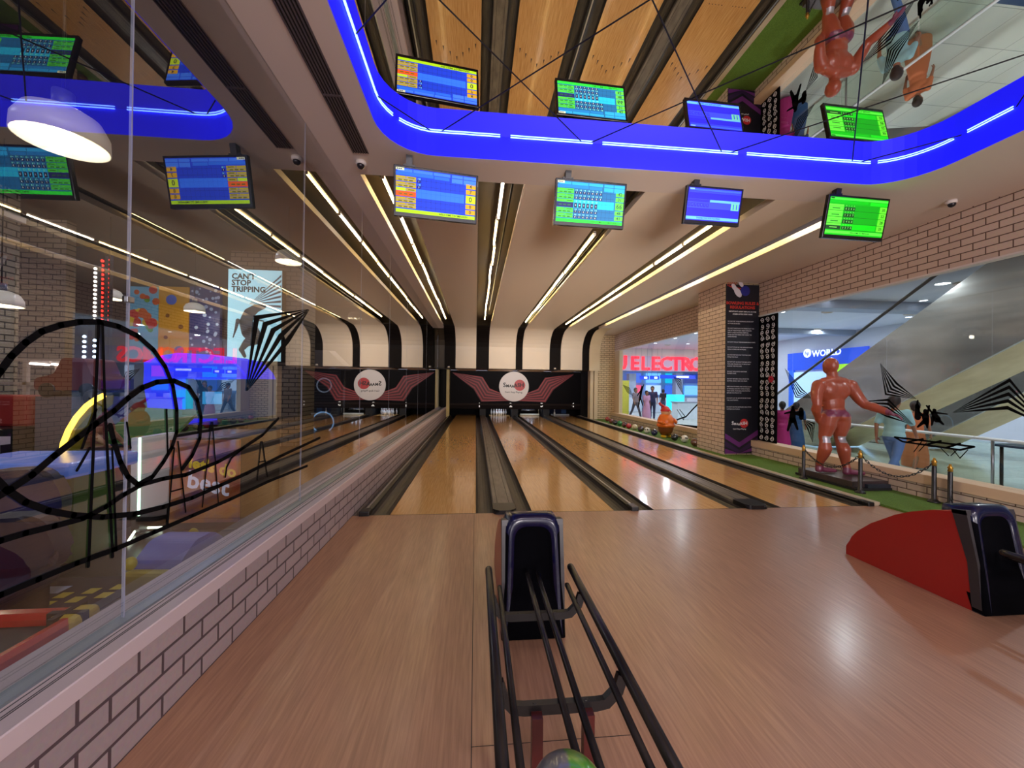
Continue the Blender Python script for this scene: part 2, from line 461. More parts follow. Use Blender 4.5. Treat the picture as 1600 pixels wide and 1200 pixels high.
# the dark back of the slots, following the same curve
m = MB()
off = [(SY0 - .02, ZC + .28), (16.3, ZC + .28)]
for i in range(1, 9):
    a = PI/2 * i / 8
    off.append((16.6 + 1.75*math.sin(a), ZC - 0.95 + 1.23*math.cos(a)))
off.append((18.35, 2.42))
for (a, b), (p, q) in zip(off, off[1:]): m.quad((-1.72, a, b), (5.98, a, b), (5.98, p, q), (-1.72, p, q))
m.quad((-1.72, SY0 - .02, ZC), (5.98, SY0 - .02, ZC), (5.98, SY0 - .02, ZC + .28), (-1.72, SY0 - .02, ZC + .28))
structure(m.build('ceiling_void', mat('slot_brown', (62, 50, 36), 0.55)))
m = MB()
for a, b in SLOTS: m.quad((a + .001, 16.95, ZC - .03), (b - .001, 16.95, ZC - .03), (b - .001, 18.2, 3.25), (a + .001, 18.2, 3.25)) if False else None
for a, b in SLOTS:
    q2 = [(16.72, ZC + .02)]
    for i in range(1, 9):
        an = PI/2 * i / 8
        q2.append((16.9 + 1.31*math.sin(an), ZC - 0.95 + 1.01*math.cos(an)))
    q2.append((18.21, 2.41))
    for (p0, z0), (p1, z1) in zip(q2, q2[1:]): m.quad((a - .02, p0, z0), (b + .02, p0, z0), (b + .02, p1, z1), (a - .02, p1, z1))
structure(m.build('ceiling_slot_strip', mat('slot_black', (22, 17, 16), 0.6, spec=0.08)))

# recess wall given its own blue glow for the LED light; mirror above it
ZM = 4.49
path = rim_path(0.006)
m = MB()
for i in range(len(path)):
    p, q = path[i], path[(i+1) % len(path)]
    m.quad((*p, ZC), (*q, ZC), (*q, ZM), (*p, ZM))
structure(m.build('ceiling_cove', glow('blue_cove_glow', (26, 24, 255), 0.84)))
m = MB().box((x0 - .05, y0 - .05, ZM), (x1 + .05, y1 + .05, ZM + .02))
mir = structure(m.build('ceiling_mirror', mat('mirror_panel', (236, 232, 228), 0.0, 1.0)))
m = MB()
def clipseg(a, b):
    (ax, ay), (bx, by) = a, b; t0, t1 = 0.0, 1.0
    for p, q in ((ax - bx, ax - x0), (bx - ax, x1 - ax), (ay - by, ay - y0), (by - ay, y1 - ay)):
        if abs(p) < 1e-9: continue
        r = q / p
        if p < 0: t0 = max(t0, r)
        else: t1 = min(t1, r)
    return None if t0 >= t1 else ((ax + (bx-ax)*t0, ay + (by-ay)*t0), (ax + (bx-ax)*t1, ay + (by-ay)*t1))
for k in range(-6, 7):
    for s_, c0 in ((1, 3.18 + 1.73*k), (-1, 3.95 + 1.73*k)):
        sg = clipseg((-10, -10*s_ + c0), (10, 10*s_ + c0))
        if sg: m.tube([(*sg[0], ZM), (*sg[1], ZM)], 0.006, 6)
structure(m.build('ceiling_mirror_seams', M_blackm))
# row of small blue diodes along the recess, in short runs
led = thing('led_strip', 'thin dotted blue LED strip running round the ceiling mirror recess', 'light strip', (0, 0, 0))
pp = rim_path(0.02, 10)
runs, acc, cur = [], 0, []
dense = []
for i in range(len(pp)):
    p, q = Vector(pp[i]), Vector(pp[(i+1) % len(pp)])
    nn = max(1, int((q - p).length / 0.12))
    for k in range(nn): dense.append(p + (q - p) * k / nn)
random.seed(3)
i = 0
mL = MB()
while i < len(dense) - 2:
    ln = random.choice((9, 12, 15)); seg = dense[i:i + ln]
    if len(seg) > 2: mL.tube([(v.x, v.y, ZM - .012) for v in seg], 0.006, 6)
    i += ln
mL.build('diode_run', glow('blue_diode', (110, 150, 255), 6.0), led)

# ventilation grille, security cameras
g = thing('air_vent', 'long black slotted air vent in the ceiling beside the blue cove', 'vent', (-1.31, 0, ZC))
MB().box((-.085, -3, -.004), (.085, 4.42, .02)).build('vent_backing', M_blackm, g)
v = MB()
for k in range(7): v.box((-.085 + k*.0265, -3, -.012), (-.074 + k*.0265, 4.42, -.001))
v.box((-.085, 2.0, -.013), (.085, 2.02, 0)); v.box((-.085, 3.55, -.013), (.085, 3.57, 0))
v.build('vent_slat', mat('vent_slat_grey', (92, 82, 88), 0.4, 0.2), g)
def dome_camera(x, y, lab):
    t = thing('dome_camera', lab, 'security camera', (x, y, ZC))
    MB().lathe([(0, 0), (.06, 0), (.062, -.03), (.05, -.045), (0, -.045)]).build('housing', M_white, t)
    MB().ball((0, -.01, -.05), .042).build('dome', mat('camera_dome', (30, 26, 34), 0.1), t)
dome_camera(-1.36, 4.6, 'small white dome security camera on the ceiling beside the left glass wall')
dome_camera(6.4, 4.63, 'small white dome security camera on the ceiling near the right brick wall')

# ================================================================== lanes
LANES = [(-1.05, 0.02), (0.75, 1.84), (2.39, 3.46), (4.22, 5.28)]
for i, (a, b) in enumerate(LANES):
    t = thing('bowling_lane', ['first bowling lane, orange maple, running beside the left glass wall', 'second bowling lane from the left, leading to the rack of white pins',
              'third bowling lane from the left, leading to the lit pin machine', 'fourth bowling lane, orange maple, beside the green artificial grass'][i], 'bowling lane', ((a + b)/2, Y_FOUL, 0), 0, 'bowling lanes')
    w = (b - a) / 2
    MB().box((-w, 0, -.14), (w, 16.95, 0), 0.0).build('lane_bed', M_lane, t)
    for k in range(7):
        d = MB()
        xx = -w*.78 + k*w*.26; yy = 3.75 - abs(k - 3)*.12
        d.prism([(xx - .016, yy - .05, 0), (xx + .016, yy - .05, 0), (xx, yy + .09, 0)], (0, 0, .0012)); d.build('target_arrow', mat('lane_marks', (58, 34, 22), 0.5), t)
    for k in range(10):
        d = MB()
        xx = -w*.75 + (k % 5)*w*.12 + (0.9*w if k > 4 else 0)
        d.cyl((xx, 2.0, 0), (xx, 2.0, .0012), .010, seg=8); d.build('target_dot', mat('lane_marks', (58, 34, 22), 0.5), t)
    MB().box((-w, -.002, -.01), (w, .006, .0008)).build('foul_line', M_blackm, t)
def channel(mb, a, b, y0=0.0, y1=15.7):
    n = 8; pr = [(a, 0.0)]
    for k in range(n + 1):
        an = PI * k / n
        pr.append(((a + b)/2 - (b - a)/2*.96*math.cos(an), -.012 - .085*math.sin(an)))
    pr += [(b, 0.0), (b, -.13), (a, -.13)]
    mb.prism([(x, y0, z) for x, z in pr], (0, y1 - y0, 0))
def divider(name, lab, x, gl, gr, cap, kind):
    """gl/gr gutter x-ranges, cap x-range (absolute)"""
    t = thing(name, lab, 'lane divider', (x, Y_FOUL, 0), 0, 'lane dividers')
    for r in (gl, gr):
        if r:
            m = MB(); channel(m, r[0] - x, r[1] - x); m.build('gutter', M_gutter, t)
    a, b = cap[0] - x, cap[1] - x
    if kind == 'wide':
        m = MB()
        m.sweep([(u, v) for u, v in ((a, -.12), (b, -.12), (b, .03), (b - .012, .045), (a + .012, .045), (a, .03))], [(0, .22, 0), (0, 15.7, 0)])
        m.build('cap', M_cap, t)
        m = MB(); m.box((a + .06, .25, .044), (a + .066, 15.6, .0465)).box((b - .066, .25, .044), (b - .06, 15.6, .0465)); m.build('cap_groove', M_blackm, t)
        e = MB(); e.prism([(u, v, -.1) for u, v in round_poly([(a - .005, -.06), (b + .005, -.06), (b + .005, .26), (a - .005, .26)], [.08, .08, .01, .01])], (0, 0, .15))
        bmesh.ops.bevel(e.bm, geom=[ed for ed in e.bm.edges if all(v.co.z > .04 for v in ed.verts)], offset=.02, segments=2, affect='EDGES')
        e.build('end_piece', M_black, t)
    else:
        m = MB(); m.sweep([(a, -.12), (b, -.12), (b, .03), ((a + b)/2 + .012, .05), ((a + b)/2 - .012, .05), (a, .03)], [(0, .1, 0), (0, 15.7, 0)]); m.build('rail', M_black, t)
        m = MB(); m.box(((a + b)/2 - .014, .12, .049), ((a + b)/2 + .014, 15.6, .054)); m.build('rail_strip', M_alu, t)
        e = MB(); e.box((a - .004, -.03, -.1), (b + .004, .14, .056), .012); e.build('end_piece', M_black, t)
    return t
divider('lane_divider', 'narrow dark rail and gutter between the left brick ledge and the first lane', -1.3, None, (-1.3, -1.05), (-1.42, -1.3), 'narrow')
divider('lane_divider', 'wide grey gutter divider with black end cap between first and second lanes', .38, (.02, .245), (.53, .75), (.245, .53), 'wide')
divider('lane_divider', 'narrow black gutter divider with silver strip between second and third lanes', 2.12, (1.84, 2.07), (2.16, 2.39), (2.07, 2.16), 'narrow')
divider('lane_divider', 'wide grey gutter divider with black end cap between third and fourth lanes', 3.84, (3.46, 3.69), (3.99, 4.22), (3.69, 3.99), 'wide')
t = divider('lane_divider', 'gutter and pale kerb rail between the fourth lane and the grass', 5.55, (5.28, 5.51), None, (5.51, 5.6), 'narrow')
MB().box((.05, .0, -.1), (.17, 15.6, .05), .006).build('kerb', mat('kerb_beige', (176, 160, 136), 0.5), t)

# ------------------------------------------------------------------ masking unit and pin decks
MY = 20.55
t = thing('masking_unit', 'long black masking panel with red chevron stripes and a round white logo sign', 'masking panel', (2.04, MY, .62))
MB().box((-3.4, 0, .0), (3.68, .06, 1.78)).build('panel', mat('masking_black', (20, 18, 22), 0.5, spec=0.06), t)
MB().box((-3.4, -.03, -.04), (3.68, .06, .06), .01).build('lower_rail', mat('rail_brown', (44, 33, 31), 0.5, spec=0.1), t)
MB().box((-3.4, .0, -.24), (3.68, .06, -.04)).build('number_board', mat('number_board', (30, 23, 23), 0.6, spec=0.08), t)
M_red = mat('stripe_red', (176, 62, 70), 0.5); M_red2 = mat('stripe_darkred', (86, 14, 26), 0.5)
def lp(p, q, k): return (p[0] + (q[0]-p[0])*k, p[1] + (q[1]-p[1])*k)
def pxm(px, py):
    v = at_y(px, py, MY); return (v.x - 2.04, v.z - .62)
A0, A1 = pxm(707, 582), pxm(709, 584)
B0, B1 = pxm(754, 589), pxm(740, 608)
C0, C1 = pxm(765, 607), pxm(752, 628.0)
E0, E1 = pxm(792, 618), pxm(796, 626.5)
for s, nm in ((1, 'left'), (-1, 'right')):
    m = MB()
    for k in range(10):
        m.mi = 0 if k % 2 == 0 else 1
        a, b = k/9.5, (k + .95)/9.5 if k % 2 == 0 else (k + 1)/9.5
        b = min(b, 1)
        for P, Q, U, V in ((A0, A1, B0, B1), (B0, B1, C0, C1), (C0, C1, E0, E1)):
            q = [lp(P, Q, a), lp(U, V, a), lp(U, V, b), lp(P, Q, b)]
            m.quad(*[(s*x, -.002, max(z, .06)) for x, z in q])
    m.build('chevron_stripes', [M_red, M_red2], t)
d = MB(); d.cyl((0, -.05, .97), (0, 0, .97), .8, seg=48); d.build('logo_disc', mat('sign_white', (226, 214, 208), 0.4, emit=(226, 214, 208), es=0.12), t)
def logo(parent, place, k, dark=True, tagline=True):
    """word mark with a red ball behind its last letters; k = width"""
    ink = mat('logo_black', (20, 18, 22), 0.5) if dark else mat('logo_white', (235, 232, 235), 0.5)
    m = MB(); m.cyl((.25*k, .02*k, 0), (.25*k, .02*k, .002), .245*k, seg=32); m.bm.transform(place); m.build('logo_ball', mat('logo_red', (214, 40, 48), 0.4), parent)
    m = MB()
    for ch, x, y, sz in (('S', -.42, .02, .27), ('M', -.285, -.02, .165), ('A', -.155, -.02, .15), ('A', -.05, -.035, .17), ('A', .065, .0, .23), ('S', .20, .02, .22), ('H', .345, .02, .26)):
        text_bm(m, ch, sz*k, place @ Matrix.Translation((x*k, y*k, .004)), weight=.007*k)
    m.build('logo_lettering', ink, parent)
    if tagline:
        m = MB(); text_bm(m, "Can't Stop Playing", .105*k, place @ Matrix.Translation((-.02*k, -.29*k, .004)), weight=.001*k)
        m.build('tagline_lettering', ink, parent)
logo(t, face_cam((0, -.051, 1.02)), 1.22)
for i, px in enumerate((749, 798, 846.5, 895)):
    v = at_y(px, 633.2, MY); m = MB(); text_bm(m, str(i + 1), .30, face_cam((v.x - 2.04, -.004, v.z - .62)), weight=.012)
    m.build('lane_number', mat('number_white', (235, 230, 225), 0.5, emit=(235, 230, 225), es=0.35), t)
structure(MB().box((-1.5, 22.4, -.2), (6.0, 22.5, 2.5)).build('wall_pit_back', mat('pit_black', (6, 6, 9), 0.9)))
structure(MB().box((-1.55, 20.6, -.2), (-1.45, 22.4, 2.5)).build('wall_pit_left', mat('pit_black', (6, 6, 9), 0.9)))
structure(MB().box((5.9, 20.6, -.2), (6.0, 22.4, 2.5)).build('wall_pit_right', mat('pit_black', (6, 6, 9), 0.9)))
structure(MB().box((-1.55, 20.62, .8), (6.0, 22.5, .85)).build('ceiling_pit', mat('pit_black', (6, 6, 9), 0.9)))
kk = MB()
for x in (.38, 2.12, 3.84): kk.box((x - .16, 20.62, -.15), (x + .16, 22.3, .62))
structure(kk.build('wall_pit_dividers', mat('pit_divider', (18, 18, 24), 0.6)))
M_pin = mat('pin_white', (214, 220, 232), 0.25, coat=0.4)
def pin_at(x, y, lab, grp):
    t = thing('bowling_pin', lab, 'bowling pin', (x, y, 0.0), 0, grp)
    s = .38
    MB().lathe([(0, 0), (.026, 0), (.035, .03), (.048, .075), (.0605, .115), (.056, .16), (.038, .215), (.025, .255), (.0235, .27), (.027, .30), (.032, .335), (.028, .362), (.014, .378), (0, .381)], seg=14).build('pin_body', M_pin, t)
    MB().lathe([(.0252, .256), (.0262, .256), (.0245, .268), (.0238, .268)], seg=14).build('pin_band', mat('pin_red', (190, 30, 36), 0.4), t)
cx = sum(LANES[1]) / 2
for r in range(4):
    for k in range(r + 1): pin_at(cx + (k - r/2)*.27, 20.95 + r*.23, 'white bowling pin standing in the rack at the end of the second lane', 'pins at the end of the second lane')
pin_at(4.33, 20.85, 'single white bowling pin standing at the left edge of the fourth lane', None)
for _x in (cx, 2.93):  # unseen lamps added over lanes two and three to brighten the pins
    area_disc('pin_deck_fill', (_x, 20.85, .78), .25, 5, (.82, .9, 1.0))
# pin machine parts shown at lanes three and four
t = thing('pin_machine', 'lit grey pin-setting machine with sweep bar behind the third lane', 'pin machine', (2.93, 21.2, 0))
m = MB(); m.box((-.5, -.35, .02), (.55, -.28, .11), .01); m.build('sweep_bar', mat('sweep_grey', (190, 205, 215), 0.4), t)
m = MB(); m.box((-.36, .1, .30), (.36, .5, .60), .02); m.build('rack_box', mat('rack_grey', (70, 80, 100), 0.4), t)
m = MB()
for x in (-.36, -.12, .12, .36): m.cyl((x, .05, .24), (x, .05, .6), .018, seg=8)
for z in (.27, .55): m.cyl((-.42, .05, z), (.42, .05, z), .016, seg=8)
m.build('rack_bars', M_steel, t)
m = MB()
for x in (-.2, 0, .2): m.ball((x, .06, .45), .05, 10, 8)
m.build('lamp_lenses', glow('machine_lamp', (200, 225, 255), 5.0), t)
m = MB()
for x in (.55, .68, .78): m.cyl((x, -.2, .1), (x, -.2, .6), .02, seg=8)
m.build('side_bars', M_alu, t)
t = thing('pit_curtain', 'dark blue curtain hanging behind the fourth lane', 'curtain', (4.75, 22.0, 0))
m = MB(); m.box((-.52, 0, .03), (.52, .03, .6)); m.build('cloth', mat('navy_cloth', (14, 26, 62), 0.8), t)
m = MB(); m.box((.22, -.02, .05), (.5, 0, .55)); m.build('cloth_panel', mat('blue_panel', (40, 84, 140), 0.6), t)
m = MB(); m.box((-.52, -.7, .006), (.52, -.66, .07)); m.build('sweep_board', mat('sweep_grey', (190, 205, 215), 0.4), t)

# ------------------------------------------------------------------ fluorescent tubes in the ceiling slots
M_tube = glow('warm_tube', (255, 222, 150), 40.0)
M_tubec = glow('cool_tube', (255, 240, 214), 40.0)
rows = [(-1.24, 5.1, 'first ceiling slot, beside the left glass wall'), (.32, 5.0, 'second ceiling slot, above the first and second lanes'), (2.06, 6.6, 'third ceiling slot, above the second and third lanes'),
        (3.86, 5.7, 'fourth ceiling slot, above the third and fourth lanes'), (5.3, 5.15, 'fifth ceiling slot, above the right side of the fourth lane')]
for i, (x, y0_, where) in enumerate(rows):
    y_ = y0_; k = 0; zz = ZC + (.10 if i != 4 else .14)
    while y_ + 1.1 < 16.75:
        t = thing('fluorescent_tube', 'glowing fluorescent tube in the ' + where, 'light', (x + random.uniform(-.012, .012), y_, zz), 0, 'tubes in the ' + where.split(',')[0])
        MB().cyl((0, .02, 0), (0, 1.13, 0), .0115, seg=10).build('tube', M_tubec if (k + i) % 3 == 1 else M_tube, t)
        m = MB(); m.box((-.02, 0, -.016), (.02, .025, .05)).box((-.02, 1.125, -.016), (.02, 1.15, .05)).box((-.022, 0, .03), (.022, 1.15, .055)); m.build('batten', M_white, t)
        y_ += 1.19; k += 1
for i, (x, y0_, y1_) in enumerate(((.45, 5.0, 13.5), (2.12, 5.0, 16.5))):
    t = thing('conduit_pipe', ['thin dark conduit pipe in the second ceiling slot', 'thin dark conduit pipe in the third ceiling slot'][i], 'pipe', (x, y0_, ZC + .07))
    MB().tube([(0, 0, 0), (0, y1_ - y0_, 0)], .014, 8).build('pipe', M_dkmetal, t)
# small white spot lights at the foot of the curved strips
for x, lab in ((-1.28, 'small bright lamp at the foot of the first curved black strip'), (3.78, 'small bright lamp at the foot of the fourth curved black strip'), (5.72, 'small warm lamp at the top of the far pale pilaster')):
    t = thing('spot_lamp', lab, 'light', (x, 18.22, 2.46))
    MB().lathe([(0, .06), (.05, .06), (.06, 0), (.05, 0), (.05, .01), (0, .01)]).build('lamp_body', M_white, t)
    MB().cyl((0, 0, .002), (0, 0, .009), .05).build('lamp_lens', glow('spot_lens', (255, 240, 200), 25), t)

# ================================================================== scoreboard screens
def em(rgb, s=0.82): return glow('screen_%d_%d_%d' % rgb, rgb, s)
def scoreboard(label, cpx, cpy, w, h, yaw, kind, yc=4.55):
    c = at_y(cpx, cpy, yc)
    t = thing('score_monitor', label, 'screen', c, math.radians(yaw), 'score monitors')
    t.rotation_euler = (math.radians(11), 0, math.radians(yaw))
    b = MB(); b.box((-w/2, 0, -h/2), (w/2, .05, h/2), .006); b.build('casing', mat('tv_black', (10, 10, 14), 0.25), t)
    b = MB(); b.box((-w*.3, .05, -h*.3), (w*.3, .10, h*.25), .01); b.build('back_cover', M_black, t)
    b = MB(); zt_ = ZC - c.z
    b.box((-w*.36, .03, h/2 - .10), (-w*.36 + .07, .10, zt_ + .02)); b.box((-w*.36 - .03, .04, h/2 + .0), (-w*.36 + .1, .09, h/2 + .03)); b.box((-w*.40, .05, .08), (w*.3, .09, .12))
    b.build('ceiling_mount', M_black, t)
    mg = .025; W = w - 2*mg; H = h - 2*mg - .02
    mats, m = [], MB()
    def rect(u0, v0, u1, v1, rgb, lay=1):
        mm = em(rgb)
        if mm not in mats: mats.append(mm)
        m.mi = mats.index(mm); y = -.001 - .0006*lay
        X0, X1 = -W/2 + u0*W, -W/2 + u1*W; Z0, Z1 = H/2 + .01 - v1*H, H/2 + .01 - v0*H
        m.quad((X0, y, Z0), (X1, y, Z0), (X1, y, Z1), (X0, y, Z1))
    def txt(s, u, v, size, rgb, wgt=0.0, sp=1.0):
        mm = em(rgb)
        if mm not in mats: mats.append(mm)
        m.mi = mats.index(mm)
        text_bm(m, s, size, frame((-W/2 + u*W, -.0045, H/2 + .01 - v*H), (1, 0, 0), (0, 0, 1)), wgt, sp, depth=.0004)
    if kind in (1, 2):
        if kind == 1:
            bg, hi, head, nm, tot, bar, dk = (20, 62, 214), (46, 118, 255), (64, 128, 250), (186, 166, 40), (214, 166, 20), (176, 226, 10), (16, 24, 96)
        else:
            bg, hi, head, nm, tot, bar, dk = (4, 96, 150), (10, 176, 214), (30, 160, 220), (66, 196, 44), (84, 216, 60), (20, 224, 50), (6, 26, 66)
        rect(0, 0, 1, 1, bg, 0)
        for a, bb in ((.02, .2), (.21, .45), (.46, .67), (.69, .83), (.84, 1)): rect(a, .02, bb, .085, head, 1)
        rect(0, .09, .46, .16, (38, 110, 240) if kind == 1 else (10, 120, 190), 1); rect(.47, .10, .66, .17, (38, 110, 240) if kind == 1 else (10, 120, 190), 1)
        rect(.69, .10, .83, .20, head, 1); rect(.84, .10, 1, .21, head, 1)
        rect(0, 0, .10, .055, (220, 226, 180), 2)
        for k in range(3): rect(.012 + k*.022, .015, .028 + k*.022, .04, (16, 24, 96), 3)
        rows_ = [(.18, .30), (.31, .43), (.44, .64), (.65, .77), (.78, .90)]
        for i, (v0, v1) in enumerate(rows_):
            cur = i == 2
            rect(.25, v0, .855, v1, hi if cur else bg, 1)
            mid = v0 + (v1 - v0)*(.38 if cur else .48)
            rect(0, v0, .12, mid - .006, (196, 232, 30) if cur and kind == 1 else nm, 1); rect(.125, v0, .245, mid - .006, nm, 1)
            rect(0, mid, .245, v1 - .008, ((236, 92, 16) if kind == 1 else (8, 18, 90)) if cur else nm, 1)
            rect(.875, v0 + .005, 1, v1 - .01, (196, 226, 30) if cur and kind == 1 else tot, 1)
            for k in range(1, 10): rect(.25 + .0605*k - .001, v0, .25 + .0605*k + .001, v1, dk if not cur else (24, 84, 214), 2)
            rect(.25, mid - .002, .855, mid + .002, dk if not cur else (24, 84, 214), 2)
            for k in range(3): rect(.03 + .065*k, (mid + v1)/2 - .014, .075 + .065*k, (mid + v1)/2 + .012, (96, 96, 20) if kind == 1 else (20, 100, 30), 2)
            rect(.15, (v0 + mid)/2 - .01, .225, (v0 + mid)/2 + .008, (96, 96, 20) if kind == 1 else (20, 100, 30), 2)
            txt(('4', '7', '0', '0', '0')[i] if kind == 1 else ('42', '31', '66', '48', '43')[i], .935, (v0 + v1)/2, .052 if not cur else .075, (30, 34, 60), .0008)
            nb = (1, 1, 0, 0, 0)[i] if kind == 1 else (7, 7, 6, 6, 6)[i]
            for k in range(nb):
                rect(.258 + .0605*k, mid + .006, .30 + .0605*k, v1 - .006, dk, 3)
                txt(str((3*k + 2*i + 1) % 9), .279 + .0605*k, (mid + v1)/2, .026, (230, 240, 255))
                txt(str((2*k + i) % 8), .27 + .0605*k, (v0 + mid)/2, .018, (150, 230, 200))
                rect(.285 + .0605*k, v0 + .012, .297 + .0605*k, mid - .012, (120, 220, 190), 3)
        rect(0, .92, 1, 1.0, bar, 2)
        txt('WELCOME TO SMAAASH', .72, .96, .030, (20, 50, 20), .0004)
    elif kind == 3:
        rect(0, 0, 1, 1, (20, 14, 196), 0); rect(.02, .03, .99, .09, (44, 84, 250), 1); rect(.02, .10, .99, .15, (36, 50, 240), 1)
        rect(.02, .02, .11, .06, (120, 170, 250), 2); rect(.0, .34, .99, .62, (40, 56, 255), 1); rect(0, .35, .41, .43, (26, 26, 210), 2); rect(.42, .35, .99, .42, (84, 160, 190), 2)
        rect(.83, .42, .98, .63, (88, 176, 150), 2); txt('11', .905, .53, .085, (20, 50, 190), .001)
        for k in range(7): rect(.01 + .058*k, .46, .055 + .058*k, .58, (26, 24, 214), 2); txt(str((k*3 + 1) % 9), .032 + .058*k, .52, .035, (60, 90, 255))
        rect(0, .88, 1, .97, (84, 160, 220), 2); txt('THANK YOU FOR PLAYING', .42, .925, .026, (16, 60, 170), .0004)
    else:
        rect(0, 0, 1, 1, (0, 176, 6), 0); rect(.0, .02, 1, .075, (70, 226, 60), 1); rect(0, .09, .66, .15, (0, 190, 10), 1); rect(.70, .09, 1, .17, (10, 220, 20), 1)
        rect(.01, .02, .07, .05, (12, 60, 14), 2)
        for i in range(4):
            v0 = .19 + .168*i; v1 = v0 + .155; cur = i == 3
            rect(0, v0, .25, v0 + .05, (96, 236, 60), 1); rect(0, v0 + .055, .25, v1, (88, 226, 56) if not cur else (8, 60, 14), 1)
            rect(.26, v0, .86, v1, (0, 160, 8) if not cur else (0, 206, 8), 1); rect(.88, v0, 1, v1, (96, 232, 44), 1)
            rect(0, v1, 1, v1 + .008, (4, 60, 8), 2)
            rect(.06, v0 + .09, .19, v0 + .115, (30, 120, 30) if not cur else (110, 200, 80), 2)
            rect(.265, v0 + .06, .45, v1 - .005, (4, 52, 10), 2)
            for k in range(4): txt(str((k*2 + i) % 9), .29 + .045*k, v0 + .108, .034, (130, 240, 110)); txt(str((k + 2*i) % 7), .29 + .045*k, v0 + .03, .022, (130, 240, 110))
            txt(('30', '22', '28', '25')[i], .94, v0 + .08, .05, (8, 70, 12), .0006)
        rect(0, .885, 1, .96, (84, 240, 60), 2); txt('WELCOME TO SMAAASH', .6, .925, .026, (8, 90, 14), .0003)
    m.build('screen', mats, t, recalc=False)
    return t
scoreboard('blue score monitor with yellow name rows, leftmost of the four hanging screens', 682, 305, .95, .54, 8.0, 1, 4.49)
scoreboard('teal and green score monitor hanging above the second lane', 922.5, 319, .89, .53, 2.6, 2)
scoreboard('smaller plain blue score monitor hanging above the third lane', 1115, 322, .76, .45, 2.0, 3)
scoreboard('bright green score monitor hanging nearest the right brick wall', 1338, 341, .90, .53, 2.0, 4)

